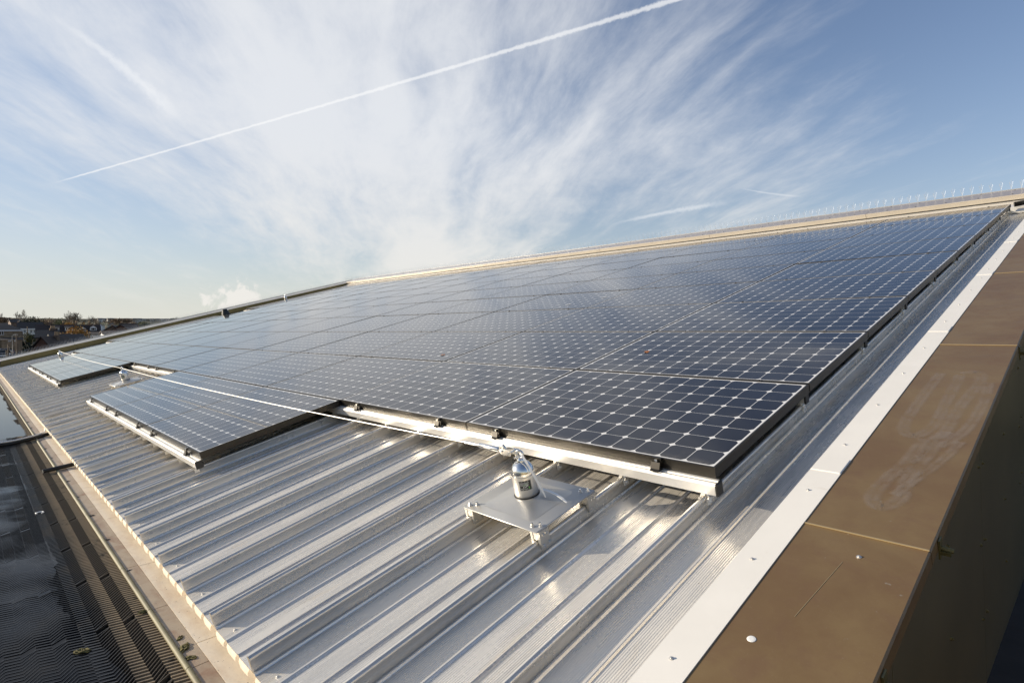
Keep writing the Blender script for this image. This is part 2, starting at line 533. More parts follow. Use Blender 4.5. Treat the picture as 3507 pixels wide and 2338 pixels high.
def m_land():
    m = bpy.data.materials.new('farmland'); m.use_nodes = True
    t = NT(m.node_tree)
    out = t.n('ShaderNodeOutputMaterial'); p = t.n('ShaderNodeBsdfPrincipled')
    t.link(p.outputs[0], out.inputs[0])
    geo = t.n('ShaderNodeNewGeometry'); pos = geo.outputs['Position']
    vo = t.n('ShaderNodeTexVoronoi'); vo.inputs['Scale'].default_value = .006
    t.link(pos, vo.inputs['Vector'])
    r, g, b = t.sep(vo.outputs['Color'])
    c = t.mix(r, (.075, .105, .030), (.135, .125, .060))
    c = t.mix(t.smooth(g, .6, .65), c, (.12, .085, .055))
    c = t.mix(t.smooth(t.noise(pos, .05, 5, .6), .35, .7), c, (.07, .075, .035))
    t.link(c, p.inputs['Base Color'])
    p.inputs['Roughness'].default_value = .95
    MAT['farmland'] = m


m_land()


# ------------------------------------------------------------------ mesh helpers
class MB:
    def __init__(s):
        s.v, s.f, s.m = [], [], []

    def add(s, vs, fs, mi=0):
        o = len(s.v)
        s.v += [tuple(a) for a in vs]
        s.f += [tuple(i + o for i in f) for f in fs]
        s.m += [mi] * len(fs)
        return s

    def box(s, x0, x1, y0, y1, z0, z1, mi=0, M=None):
        vs = [Vector((x, y, z)) for z in (z0, z1) for y in (y0, y1) for x in (x0, x1)]
        if M: vs = [M @ a for a in vs]
        return s.add(vs, [(0, 2, 3, 1), (4, 5, 7, 6), (0, 1, 5, 4), (2, 6, 7, 3), (0, 4, 6, 2), (1, 3, 7, 5)], mi)

    def cbox(s, x0, x1, y0, y1, z0, z1, c=.003, mi=0, M=None):
        """box with chamfered edges all round its plan and top"""
        def ring(i, z): return [(x0 + i + c, y0 + i), (x1 - i - c, y0 + i), (x1 - i, y0 + i + c), (x1 - i, y1 - i - c),
                                (x1 - i - c, y1 - i), (x0 + i + c, y1 - i), (x0 + i, y1 - i - c), (x0 + i, y0 + i + c)]
        lv = [(0, z0), (0, z1 - c), (c, z1)]
        vs = [Vector((a, b, z)) for i, z in lv for a, b in ring(i, z)]
        if M: vs = [M @ a for a in vs]
        fs = [tuple(range(7, -1, -1)), tuple(range(16, 24))]
        for l in range(2):
            for i in range(8):
                j = (i + 1) % 8
                fs.append((l * 8 + i, l * 8 + j, l * 8 + 8 + j, l * 8 + 8 + i))
        return s.add(vs, fs, mi)

    def prism(s, poly, y0, y1, mi=0, M=None, axis='y', caps=True):
        """2-D outline (counter-clockwise in x,z) swept along an axis"""
        n = len(poly)
        if axis == 'y': vs = [Vector((a, y, b)) for y in (y0, y1) for a, b in poly]
        elif axis == 'x': vs = [Vector((y, a, b)) for y in (y0, y1) for a, b in poly]
        else: vs = [Vector((a, b, y)) for y in (y0, y1) for a, b in poly]
        if M: vs = [M @ a for a in vs]
        fs = [(i, (i + 1) % n, n + (i + 1) % n, n + i) for i in range(n)]
        if caps: fs += [tuple(range(n - 1, -1, -1)), tuple(range(n, 2 * n))]
        return s.add(vs, fs, mi)

    def strip(s, prof, y0, y1, mi=0, axis='y', ny=1):
        """open profile swept along an axis"""
        n = len(prof)
        vs = []
        for k in range(ny + 1):
            y = y0 + (y1 - y0) * k / ny
            vs += [((a, y, b) if axis == 'y' else (y, a, b)) for a, b in prof]
        fs = []
        for k in range(ny):
            for i in range(n - 1):
                a = k * n + i
                fs.append((a, a + 1, a + n + 1, a + n) if axis == 'y' else (a, a + n, a + n + 1, a + 1))
        return s.add(vs, fs, mi)

    def tube(s, pts, r, n=8, mi=0, caps=True, r1=None):
        pts = [Vector(p) for p in pts]
        rs = r if isinstance(r, (list, tuple)) else [r + ((r1 if r1 is not None else r) - r) * i / max(1, len(pts) - 1) for i in range(len(pts))]
        vs, fs = [], []
        up = None
        for i, p in enumerate(pts):
            a = pts[max(0, i - 1)]; b = pts[min(len(pts) - 1, i + 1)]
            t = (b - a).normalized()
            if up is None:
                up = t.orthogonal().normalized()
            else:
                up = (up - t * up.dot(t))
                up = up.normalized() if up.length > 1e-6 else t.orthogonal().normalized()
            q = t.cross(up)
            for k in range(n):
                an = 2 * pi * k / n
                vs.append(p + (up * cos(an) + q * sin(an)) * rs[i])
        for i in range(len(pts) - 1):
            for k in range(n):
                j = (k + 1) % n
                fs.append((i * n + k, i * n + j, (i + 1) * n + j, (i + 1) * n + k))
        if caps:
            fs.append(tuple(range(n - 1, -1, -1)))
            fs.append(tuple(range((len(pts) - 1) * n, len(pts) * n)))
        return s.add(vs, fs, mi)

    def lathe(s, prof, n=32, M=None, mi=0):
        vs, fs = [], []
        for r, z in prof:
            for k in range(n):
                a = 2 * pi * k / n
                p = Vector((r * cos(a), r * sin(a), z))
                vs.append(M @ p if M else p)
        for i in range(len(prof) - 1):
            for k in range(n):
                j = (k + 1) % n
                fs.append((i * n + k, i * n + j, (i + 1) * n + j, (i + 1) * n + k))
        fs.append(tuple(range(n - 1, -1, -1)))
        fs.append(tuple(range((len(prof) - 1) * n, len(prof) * n)))
        return s.add(vs, fs, mi)

    def torus(s, R, r, M, n=24, k=8, a0=0, a1=2 * pi, mi=0):
        full = abs(a1 - a0 - 2 * pi) < 1e-6
        pts = [M @ Vector((R * cos(a0 + (a1 - a0) * i / n), R * sin(a0 + (a1 - a0) * i / n), 0)) for i in range(n + 1)]
        return s.tube(pts, r, k, mi, caps=not full)

    def hexbolt(s, M, r=.007, h=.006, mi=0):
        return s.prism([(r * cos(pi / 3 * k), r * sin(pi / 3 * k)) for k in range(6)], 0, h, mi, M, axis='z')

    def mesh(s, name, mats, smooth=None):
        me = bpy.data.meshes.new(name)
        me.from_pydata(s.v, [], s.f)
        for mt in (mats if isinstance(mats, (list, tuple)) else [mats]):
            me.materials.append(MAT[mt] if isinstance(mt, str) else mt)
        me.polygons.foreach_set('material_index', s.m)
        if smooth is not None:
            me.polygons.foreach_set('use_smooth', [True] * len(me.polygons))
            me.set_sharp_from_angle(angle=radians(smooth))
        me.update()
        return me

    def build(s, name, mats, parent=None, smooth=None):
        o = bpy.data.objects.new(name, s.mesh(name, mats, smooth))
        COL.objects.link(o)
        if parent is not None: o.parent = parent
        return o


def tag(o, label=None, cat=None, group=None, kind=None):
    if label: o['label'] = label
    if cat: o['category'] = cat
    if group: o['group'] = group
    if kind: o['kind'] = kind
    return o


def empty(name, label, cat, group=None, loc=(0, 0, 0), rot=(0, 0, 0)):
    o = bpy.data.objects.new(name, None)
    o.empty_display_size = .2
    o.location = loc
    o.rotation_euler = rot
    COL.objects.link(o)
    return tag(o, label, cat, group)


def kids(o):
    return [c for c in KID.get(o.name, [])]


def copy_tree(o, parent=None):
    c = o.copy()
    COL.objects.link(c)
    if parent is not None: c.parent = parent
    for ch in list(o.children):
        copy_tree(ch, c)
    return c


ORD = ['first', 'second', 'third', 'fourth', 'fifth', 'sixth', 'seventh', 'eighth', 'ninth', 'tenth', 'eleventh', 'twelfth',
       'thirteenth', 'fourteenth', 'fifteenth', 'sixteenth', 'seventeenth', 'eighteenth', 'nineteenth', 'twentieth']
TENS = {2: 'twenty', 3: 'thirty', 4: 'forty', 5: 'fifty'}


def ordw(n):
    if n <= 20: return ORD[n - 1]
    t, u = divmod(n, 10)
    return TENS[t] + '-' + ORD[u - 1] if u else TENS[t][:-1] + 'ieth'


# ------------------------------------------------------------------ the sloping roof's own frame
TH = radians(14.5)
RX = (TH, 0, 0)
MR = Matrix.Rotation(TH, 4, 'X')


def rp(x, y, h):
    return MR @ Vector((x, y, h))


PU, PV = 1.565, 1.052
PAN = -0.18

# ------------------------------------------------------------------ metal roof of standing seam sheets
roof = empty('metal_roof', 'large sloping roof of ridged mill-finish aluminium sheets under the solar panels', 'roof', rot=RX)
EAVE = -1.565
prof = []
for k in range(13):                                   # rolled bead on top of the left-hand seam
    a = radians(215 - 250 * k / 12)
    prof.append((.0112 * cos(a), .0535 + .0112 * sin(a)))
prof = [(-.0035, .0)] + prof
prof += [(.0040, .020), (.0055, .006), (.0080, .0012), (.0115, .0075), (.0150, .0092), (.0190, .0078), (.0235, .0)]
prof += [(.070, .0), (.1280, .0), (.1310, .0055), (.1350, .0078), (.1400, .0078), (.1440, .0055), (.1470, .0)]
prof += [(.200, .0), (.2530, .0), (.2560, .0055), (.2600, .0078), (.2650, .0078), (.2690, .0055), (.2720, .0)]
prof += [(.330, .0), (.3740, .0), (.3770, .0035), (.3810, .0050), (.3870, .0050), (.3920, .0030), (.3950, .012), (.3958, .045)]
sheet = MB()
sheet.strip(prof, EAVE, 10.02, 0, 'y', 6)
for x0, x1 in ((.030, .124), (.151, .249), (.276, .370)):
    sheet.add([(x0, EAVE - .001, .0), (x1, EAVE - .001, .0), (x1 - .003, EAVE - .007, -.008), (x0 + .003, EAVE - .007, -.008), (x1 - .012, EAVE - .009, -.026), (x0 + .012, EAVE - .009, -.026)],
              [(0, 3, 2, 1), (3, 5, 4, 2)], 1)
sheet_me = sheet.mesh('roof_sheet', ['mill_aluminium', 'foam_filler'], 40)
sc = MB()
sc.lathe([(.0065, 0), (.0065, .0012), (.0038, .0016), (.0038, .0042), (.0026, .005)], 10)
screw_me = sc.mesh('screw', ['brushed_steel'], 40)
for k in range(0, 54):
    o = bpy.data.objects.new('roof_sheet', sheet_me)
    o.location = (-.05 - .4 * k, 0, PAN)
    COL.objects.link(o)
    o.parent = roof
    if k < 34:
        s = bpy.data.objects.new('screw', screw_me)
        s.location = (.095, EAVE + .045, .0)
        COL.objects.link(s)
        s.parent = o

# ------------------------------------------------------------------ solar panels
PW, PH = 1.556, 1.040
fx0, fx1, fy0, fy1 = -PW - .0045, -.0045, .006, .006 + PH
frame = MB()
R_ = .0085
for (a, b, c_, d_) in [((fx0, fx1), (fy0, fy0 + R_), 0, 0), ((fx0, fx1), (fy1 - R_, fy1), 0, 0),
                       ((fx0, fx0 + R_), (fy0 + R_, fy1 - R_), 0, 0), ((fx1 - R_, fx1), (fy0 + R_, fy1 - R_), 0, 0)]:
    frame.box(a[0], a[1], b[0], b[1], -.046, 0.0)
frame_me = frame.mesh('panel_frame', ['black_frame'])
gl = MB()
gl.box(fx0 + R_, fx1 - R_, fy0 + R_, fy1 - R_, -.008, -.0015)
glass_me = gl.mesh('cell_glass', ['solar_cells'])


prn = random.Random(77)


def panel(i, j, label):
    root = empty('solar_panel', label, 'solar panel', 'solar panels on the metal roof', rp(-i * PU, j * PV, 0), (MR @ Matrix.Rotation(radians(prn.uniform(-.09, .09)), 4, 'X') @ Matrix.Rotation(radians(prn.uniform(-.08, .08)), 4, 'Y')).to_euler())
    for nm, me in (('frame', frame_me), ('cell_glass', glass_me)):
        o = bpy.data.objects.new(nm, me)
        COL.objects.link(o)
        o.parent = root
    return root


rows = {-1: [2, 3, 4, 7, 8, 9, 10], 0: range(12)}
for j in range(1, 9):
    rows[j] = range(12) if j == 4 else range(13)
for j, cols in rows.items():
    for n, i in enumerate(cols):
        if j == -1:
            if i < 5:
                lb = 'solar panel in the lowest row, nearer group of three, %s from the right' % ordw(i - 1)
            else:
                lb = 'solar panel in the lowest row, farther group of four, %s from the right' % ordw(i - 6)
        elif j == 8:
            lb = 'solar panel in the topmost row beneath the ridge, %s from the right' % ordw(i + 1)
        else:
            lb = 'solar panel in the %s row up from the gutter, %s from the right' % (ordw(j + 2), ordw(i + 1))
        panel(i, j, lb)

# ------------------------------------------------------------------ mounting rails with seam clips and end clamps
clip = MB()
clip.box(-.018, .018, -.016, .016, -.0985, -.0955)
clip.torus(.0165, .004, Matrix.Translation((0, 0, -.1262)) @ Matrix.Rotation(pi / 2, 4, 'X'), 10, 6, 0, pi)
clip.box(-.0205, -.0135, -.015, .015, -.150, -.124)
clip.box(.0135, .0205, -.015, .015, -.150, -.124)
clip.box(-.007, .007, -.012, .012, -.112, -.098)
clip.tube([(.0205, 0, -.138), (.027, 0, -.138)], .005, 6)
clip.tube([(-.0205, 0, -.138), (-.027, 0, -.138)], .005, 6)
clip_me = clip.mesh('seam_clip', ['silver_rail'], 40)

ec = MB()      # end clamp: dark stepped bracket with a bolt
ec.prism([(-.036, -.047), (.000, -.047), (.000, -.040), (-.012, -.040), (-.012, -.016), (-.001, -.016), (-.001, -.001), (.006, -.001),
          (.006, .0025), (-.005, .0025), (-.005, -.012), (-.016, -.012), (-.028, -.038), (-.036, -.043)], -.021, .021, 0, None, 'x')
ec_me = ec.mesh('end_clamp', ['black_frame'])
eb = MB()
eb.hexbolt(Matrix.Translation((0, -.012, -.012)), .0065, .010)
eb_me = eb.mesh('bolt', ['polished_steel'])
mc = MB()
mc.box(-.013, .013, -.009, .009, .0003, .0028)
mc.hexbolt(Matrix.Translation((0, 0, .0028)), .0045, .003)
mc_me = mc.mesh('mid_clamp', ['black_frame'])


def link(me, name, parent, loc=(0, 0, 0)):
    o = bpy.data.objects.new(name, me)
    o.location = loc
    COL.objects.link(o)
    o.parent = parent
    return o


def rail(j, u0, u1, label, ends, mids, caps=(True, True), every=1, seam_range=None):
    """rail along the bottom edge of row j from u0 (right) to u1 (left)"""
    root = empty('mounting_rail', label, 'rail', 'rails carrying the solar panels', rp(0, j * PV, 0), RX)
    P = [(-.040, -.097), (.004, -.097), (.004, -.047), (-.008, -.047), (-.008, -.052), (-.020, -.052), (-.020, -.049), (-.028, -.049), (-.028, -.052), (-.034, -.052), (-.040, -.058)]
    step = 4.6
    x = u0
    while x < u1 - .05:
        e = min(x + step, u1)
        m = MB()
        m.prism([(a, b) for a, b in P], -e + .001, -x - .001, 0, None, 'x')
        m.build('rail_bar', ['silver_rail'], root)
        x = e
    for ok, xx, sg in ((caps[0], u0, 1), (caps[1], u1, -1)):
        if ok:
            m = MB()
            a, b = sorted((-xx, -xx + sg * .010))
            m.cbox(a, b, -.042, .006, -.099, -.046, .003)
            m.build('end_cap', ['black_plastic'], root)
    k = math.ceil((u0 - .05) / .4)
    while .05 + .4 * k < u1 and k < 57:
        if (seam_range is None) or any(a <= .05 + .4 * k <= b for a, b in seam_range):
            link(clip_me, 'seam_clip', root, (-.05 - .4 * k, -.018, 0))
        k += 1
    for u in ends:
        c = link(ec_me, 'end_clamp', root, (-u, 0, 0))
        link(eb_me, 'bolt', c, (0, 0, 0))
    for u in mids:
        link(mc_me, 'mid_clamp', root, (-u, .000, 0))
    return root


def cl(i0, i1):
    r = []
    for i in range(i0, i1):
        r += [i * PU + .262, i * PU + 1.285]
    return r


rail(0, -.012, 18.82, 'silver rail along the lower edge of the second panel row up from the gutter', cl(0, 2) + cl(5, 7) + cl(11, 12), cl(2, 5) + cl(7, 11))
rail(-1, 3.12, 7.87, 'silver rail along the gutter side of the nearer group of three panels', cl(2, 5), [])
rail(-1, 10.94, 17.25, 'silver rail along the gutter side of the farther group of four panels', cl(7, 11), [])
for j in range(1, 9):
    e = 12 if j == 4 else 13
    rail(j, .022, e * PU + .02, 'silver rail beneath the gap under the %s panel row up from the gutter' % ordw(j + 2),
         cl(12, 13) if j in (1, 5) else [], cl(0, 12), seam_range=[(0, 1.0), (17, 24)])
rail(9, .022, 20.36, 'silver rail along the top edge of the uppermost panel row by the ridge', [], cl(0, 13), seam_range=[(0, 1.0)])

# ------------------------------------------------------------------ fall-arrest posts
def anchor(u, v, label, rotz=0.0, sticker=True):
    root = empty('anchor_post', label, 'safety anchor', 'steel fall-arrest anchor posts', rp(-u, v, 0), (MR @ Matrix.Rotation(rotz, 4, 'Z')).to_euler())
    H0 = -.070
    # base plate with the pressed pyramid rising to the post
    b = MB()
    hx, hy = .222, .185
    b.cbox(-hx, hx, -hy, hy, H0 - .004, H0, .002)
    n = 48
    rings = []
    for q in range(9):
        f = q / 8.0
        ring = []
        for k in range(n):
            a = 2 * pi * k / n
            cx, cy = cos(a), sin(a)
            sc_ = 1.0 / max(abs(cx) / .150, abs(cy) / .135)
            sq = Vector((cx * sc_, cy * sc_))
            sq = sq * min(1.0, .196 / sq.length)
            ci = Vector((cx, cy)) * .060
            p = sq.lerp(ci, f)
            z = H0 + .0006 + .024 * (f ** 1.12)
            ring.append((p.x, p.y, z))
        rings.append(ring)
    vs = [p for r in rings for p in r]
    fs = [(i * n + k, i * n + (k + 1) % n, (i + 1) * n + (k + 1) % n, (i + 1) * n + k) for i in range(8) for k in range(n)]
    fs.append(tuple(range(8 * n, 9 * n)))
    b.add(vs, fs)
    b.build('base_plate', ['plate_steel'], root, 50)
    z0 = H0 + .0236
    g = MB(); g.lathe([(.0560, z0 - .004), (.0560, z0 + .0035), (.05, z0 + .0036)], 40); g.build('gasket', ['black_rubber'], root, 40)
    z1, z2 = .050, .108
    p = MB()
    p.lathe([(.0490, z0 + .002), (.0518, z0 + .006), (.0514, z1 - .003), (.0506, z1)], 48)
    body = p.build('post_tube', ['brushed_steel'], root, 40)
    dm = MB()
    pr = [(.0480, z1 + .0005), (.0480, z1 + .0030), (.0512, z1 + .0032)]
    for k in range(13):
        a = pi / 2 * k / 12
        pr.append((.0512 * cos(a) * .985 + .0008, z1 + .004 + (z2 - z1 - .004) * sin(a)))
    dm.lathe(pr, 48)
    dm.build('dome_cap', ['polished_steel'], root, 60)
    e = MB()
    e.lathe([(.017, z2 - .004), (.017, z2 + .004), (.012, z2 + .010), (.009, z2 + .014)], 20)
    e.torus(.0165, .0052, Matrix.Translation((0, 0, z2 + .028)) @ Matrix.Rotation(pi / 2, 4, 'X') @ Matrix.Rotation(.3, 4, 'Y'), 24, 8)
    e.build('eye_bolt', ['polished_steel'], root, 50)
    sh = MB()
    M = Matrix.Translation((-.012, -.004, z2 + .031)) @ Matrix.Rotation(radians(70), 4, 'Y') @ Matrix.Rotation(radians(20), 4, 'X')
    sh.torus(.017, .0045, M, 18, 8, radians(-40), radians(220))
    sh.tube([M @ Vector((.013, -.020, 0)), M @ Vector((.013, .0, 0)), M @ Vector((-.013, -.0, 0)), M @ Vector((-.026, -.003, 0))], .0045, 8)
    sh.build('shackle', ['polished_steel'], root, 50)
    if sticker:
        def wrap(a0, a1, za, zb, r, mi_name, nm, par, wv=10):
            m = MB()
            vs, fs = [], []
            for k in range(wv + 1):
                a = a0 + (a1 - a0) * k / wv
                vs += [(r * cos(a), r * sin(a), za), (r * cos(a), r * sin(a), zb)]
            for k in range(wv):
                fs.append((2 * k, 2 * k + 2, 2 * k + 3, 2 * k + 1))
            m.add(vs, fs)
            return m.build(nm, [mi_name], par, 60)
        c0 = radians(-47)
        lab = wrap(c0 - .42, c0 + .62, z0 + .040, z1 - .014, .05210, 'sticker_black', 'label', root, 14)
        tx = MB()                                        # the small print, borders and pictograms on the label
        def q(a0, a1, za, zb, mi):
            vs, fs = [], []
            for k in range(5):
                a = a0 + (a1 - a0) * k / 4
                vs += [(.05232 * cos(a), .05232 * sin(a), za), (.05232 * cos(a), .05232 * sin(a), zb)]
            for k in range(4): fs.append((2 * k, 2 * k + 2, 2 * k + 3, 2 * k + 1))
            tx.add(vs, fs, mi)
        A, B = c0 - .40, c0 + .60
        za, zb = z0 + .042, z1 - .016
        hgt = zb - za
        q(A, B, zb - .0010, zb, 0); q(A, B, za, za + .0010, 0); q(A, A + .02, za, zb, 0); q(B - .02, B, za, zb, 0)
        rnd = random.Random(5)
        for ln in range(3):
            x = A + .10
            zz = zb - .006 - ln * .0048
            while x < A + .74:
                wd = rnd.uniform(.02, .06)
                q(x, x + wd, zz - .0022, zz, 0)
                x += wd + .016
        for k in range(4):
            x = A + .30 + k * .115
            zz = za + .019 + .0014 * k
            tx.add([(.0524 * cos(x), .0524 * sin(x), zz - .009), (.0524 * cos(x + .07), .0524 * sin(x + .07), zz - .009), (.0524 * cos(x + .042), .0524 * sin(x + .042), zz), (.0524 * cos(x + .028), .0524 * sin(x + .028), zz)], [(0, 1, 2, 3)], 0)
            q(x - .01, x + .05, zz + .0012, zz + .0038, 1)
        for ln in range(2):
            x = A + .08
            zz = za + .0075 - ln * .0035
            while x < A + .66:
                wd = rnd.uniform(.02, .05)
                q(x, x + wd, zz - .0013, zz, 0); x += wd + .014
        q(A + .74, A + .84, za + .004, za + .013, 1)
        tx.build('print', ['sticker_white', 'sticker_green'], lab)
        cy = radians(-147)
        ye = MB()
        vs = [(.0522 * cos(cy), .0522 * sin(cy), z1 - .034)]
        for k in range(20):
            a = 2 * pi * k / 20
            an = cy + .33 * cos(a)
            vs.append((.0522 * cos(an), .0522 * sin(an), z1 - .034 + .0165 * sin(a)))
        ye.add(vs, [(0, k + 1, (k + 1) % 20 + 1) for k in range(20)])
        yw = ye.build('warning_disc', ['sticker_yellow'], root)
        ey = MB()
        a = cy
        vs = []
        for k in range(10):
            th = 2 * pi * k / 10
            an = cy + .09 * cos(th)
            vs.append((.0525 * cos(an), .0525 * sin(an), z1 - .034 + .0045 * sin(th)))
        ey.add(vs, [tuple(range(10))])
        ey.build('symbol', ['sticker_black'], yw)
    for sx in (-1, 1):
        for sy in (-1, 1):
            X, Y = sx * .2, sy * .150
            c = MB()
            c.box(X - .026, X - .013, Y - .026, Y + .026, -.146, H0 - .0045)
            c.box(X + .013, X + .026, Y - .026, Y + .026, -.146, H0 - .0045)
            c.box(X - .0128, X + .0128, Y - .024, Y + .024, -.112, H0 - .005)
            cc = c.build('seam_clamp', ['plate_steel'], root)
            for ddx in (-.013, .013):
                bm_ = MB()
                bm_.lathe([(.0105, H0), (.0105, H0 + .0015), (.0085, H0 + .0017), (.0085, H0 + .008), (.005, H0 + .0085), (.005, H0 + .016)], 6, Matrix.Translation((X + ddx - .01 * sx, Y + ddx * .7, 0)))
                bm_.build('bolt', ['polished_steel'], cc)
            for ddy, zz in ((-.015, -.130), (.015, -.130), (-.009, -.090), (.009, -.090)):
                bm_ = MB()
                bm_.hexbolt(Matrix.Translation((X + .026, Y + ddy, zz)) @ Matrix.Rotation(pi / 2, 4, 'Y'), .0052, .005)
                bm_.build('bolt', ['polished_steel'], cc)
    return root


A1 = (.648, -.425)
anchor1 = anchor(*A1, 'nearest domed steel anchor post, on a square plate before the front panels')
A2, A3, A4 = (8.88, -.47), (17.83, -.35), (20.95, 7.05)
anchor2 = anchor(*A2, 'domed steel anchor post in the gap between the two lower panel groups')
anchor3 = anchor(*A3, 'domed steel anchor post behind the farther lower panel group, by the olive end wall')
anchor4 = anchor(*A4, 'small domed anchor post high up beside the olive end wall near the ridge')

# white plastic strap ends hanging from the nearest post
st = MB()
def ribbon(m, pts, wd, th=.0015, nrm=Vector((0, 0, 1))):
    pts = [Vector(p) for p in pts]
    vs, fs = [], []
    for i, p in enumerate(pts):
        t = (pts[min(i + 1, len(pts) - 1)] - pts[max(i - 1, 0)]).normalized()
        sd = t.cross(nrm).normalized()
        up = sd.cross(t).normalized()
        f = wd * (1 if i < len(pts) - 1 else .45)
        vs += [p - sd * f / 2, p + sd * f / 2, p + sd * f / 2 + up * th, p - sd * f / 2 + up * th]
    for i in range(len(pts) - 1):
        for a in range(4):
            b_ = (a + 1) % 4
            fs.append((i * 4 + a, i * 4 + b_, i * 4 + 4 + b_, i * 4 + 4 + a))
    fs += [(3, 2, 1, 0), tuple(range(len(pts) * 4 - 4, len(pts) * 4))]
    m.add(vs, fs)


strap_root = empty('strap', 'white plastic strap hanging off the eye of the nearest anchor post', 'strap', loc=rp(-A1[0], A1[1], 0), rot=RX)
ribbon(st, [(.004, .000, .142), (.018, -.002, .136), (.045, -.005, .100), (.078, -.006, .045), (.100, -.006, .003), (.118, -.006, -.033)], .0095, .002, Vector((.55, -.65, .5)))
st.build('hanging_tail', ['white_strap'], strap_root)
st = MB()
ribbon(st, [(.058, .030, -.026), (.095, .040, -.034), (.135, .042, -.042), (.165, .040, -.052), (.190, .036, -.062)], .012, .002)
st.build('lying_tail', ['white_strap'], strap_root)

# ------------------------------------------------------------------ safety cable strung between the posts
cab = empty('safety_cable', 'bright steel wire rope strung between the domed anchor posts', 'cable', loc=rp(0, 0, 0), rot=RX)
def span(p, q, sag, n=14):
    p, q = Vector(p), Vector(q)
    return [p.lerp(q, k / n) - Vector((0, 0, sag * 4 * (k / n) * (1 - k / n))) for k in range(n + 1)]


e1 = Vector((-A1[0] - .02, A1[1], .138)); e2 = Vector((-A2[0], A2[1], .134)); e3 = Vector((-A3[0], A3[1], .134))
dirv = (e2 - e1).normalized()
tb0, tb1, tb2, tb3 = e1 + dirv * .055, e1 + dirv * .10, e1 + dirv * .24, e1 + dirv * .34
m = MB(); m.tube(span(tb3, e2, .035), .0036, 8); m.build('wire_rope', ['steel_wire'], cab, 60)
m = MB(); m.tube(span(e2, e3, .035), .0034, 8); m.build('wire_rope', ['steel_wire'], cab, 60)
m = MB()
m.tube([tb1, tb1 + dirv * .004, tb1 + dirv * .008, tb2 - dirv * .008, tb2 - dirv * .004, tb2], [.006, .0105, .0125, .0125, .0105, .006], 14)
m.tube([tb2, tb2 + dirv * .03], .0055, 8); m.tube([tb2 + dirv * .028, tb3], .0075, 10)
m.build('turnbuckle', ['polished_steel'], cab, 50)
m = MB()
M = Matrix.Translation(e1 + dirv * .075) @ Matrix(((dirv.x, -dirv.y, 0, 0), (dirv.y, dirv.x, 0, 0), (0, 0, 1, 0), (0, 0, 0, 1)))
m.prism([(-.052, -.014), (.002, -.014), (.012, -.010), (.016, .0), (.012, .010), (.002, .014), (-.052, .014)], -.014, -.010, 0, M, 'y')
m.prism([(-.052, -.014), (.002, -.014), (.012, -.010), (.016, .0), (.012, .010), (.002, .014), (-.052, .014)], .010, .014, 0, M, 'y')
m.tube([M @ Vector((0, -.020, 0)), M @ Vector((0, .020, 0))], .006, 8)
m.tube([M @ Vector((-.045, -.018, 0)), M @ Vector((-.045, .018, 0))], .005, 8)
m.torus(.017, .006, M @ Matrix.Translation((.004, 0, .006)) @ Matrix.Rotation(pi / 2, 4, 'X'), 18, 8)
m.build('fork_end', ['polished_steel'], cab, 50)

# ------------------------------------------------------------------ black vent cowl by the far end
vent = empty('roof_vent', 'black conical vent pipe on the roof beside the olive end wall', 'vent', loc=rp(-20.15, 4.55, 0), rot=RX)
m = MB(); m.lathe([(.24, -.178), (.24, -.13), (.19, -.10), (.145, -.06)], 24); m.build('flashing_boot', ['black_rubber'], vent, 40)
m = MB(); m.lathe([(.14, -.06), (.125, .02), (.085, .12), (.08, .15), (.04, .16)], 24); m.build('cowl', ['black_plastic'], vent, 40)

# ------------------------------------------------------------------ ridge parapet (top) and verge parapet (far end)
ridge = empty('ridge_parapet', 'long cream parapet along the ridge above the top panel row', 'parapet', rot=RX)
xs = [3.4, 1.0] + [-2.03 - 3.0 * k for k in range(7)] + [-21.46]
for a, b in zip(xs[:-1], xs[1:]):
    m = MB()
    m.prism([(9.985, .014), (9.992, .008), (10.46, .008), (10.47, .134), (10.455, .140), (9.972, .088), (9.968, .080)], b + .003, a - .003, 0, None, 'x')
    for i_ in range(len(m.m)):
        pass
    # face on the roof side is cream, the top sheet is a greyer glossy coating
    m.m = [0, 0, 0, 0, 1, 0, 0, 0, 0][:len(m.m)] + [0] * max(0, len(m.m) - 9)
    o = m.build('coping_panel', ['cream_paint', 'cap_paint'], ridge)
    dts = MB()
    for k in range(int(abs(a - b) / .42)):
        x = a - .2 - k * .42
        for yy in (10.06, 10.36):
            z = .088 + (yy - 9.972) / .483 * .052
            dts.lathe([(.010, 0), (.010, .003), (.006, .005)], 8, Matrix.Translation((x, yy, z)))
    dts.build('rivet', ['black_rubber'], o)['kind'] = 'stuff'
m = MB()
m.prism([(9.72, -.170), (9.735, -.070), (9.775, -.050), (9.985, -.006), (9.985, -.013), (9.775, -.057), (9.74, -.078), (9.726, -.172)], -21.4, 3.4, 0, None, 'x')
m.build('flashing_strip', ['silver_rail'], ridge)
m = MB(); m.box(-21.4, 3.4, 9.999, 10.44, -.17, .0075); m.build('upstand', ['black_rubber'], ridge)

verge = empty('verge_parapet', 'low olive green end wall with pale coping at the far end of the roof', 'parapet', rot=RX)
ys = [-1.62 + 2.0 * k for k in range(7)] + [10.46]
for a, b in zip(ys[:-1], ys[1:]):
    m = MB()
    m.prism([(-21.45, -.20), (-21.445, .036), (-21.455, .048), (-21.74, .112), (-21.77, .107), (-21.77, -.4), (-21.45, -.4)][::-1], a + .003, b - .003, 0, None, 'y')
    # recolour faces: the sloping cap is pale, everything else olive
    for fi, f in enumerate(m.f):
        zz = sum(m.v[i][2] for i in f) / len(f)
        xx = sum(m.v[i][0] for i in f) / len(f)
        if zz > .07 and len(f) == 4: m.m[fi] = 1
    m.build('coping_panel', ['olive_paint', 'cap_light'], verge)

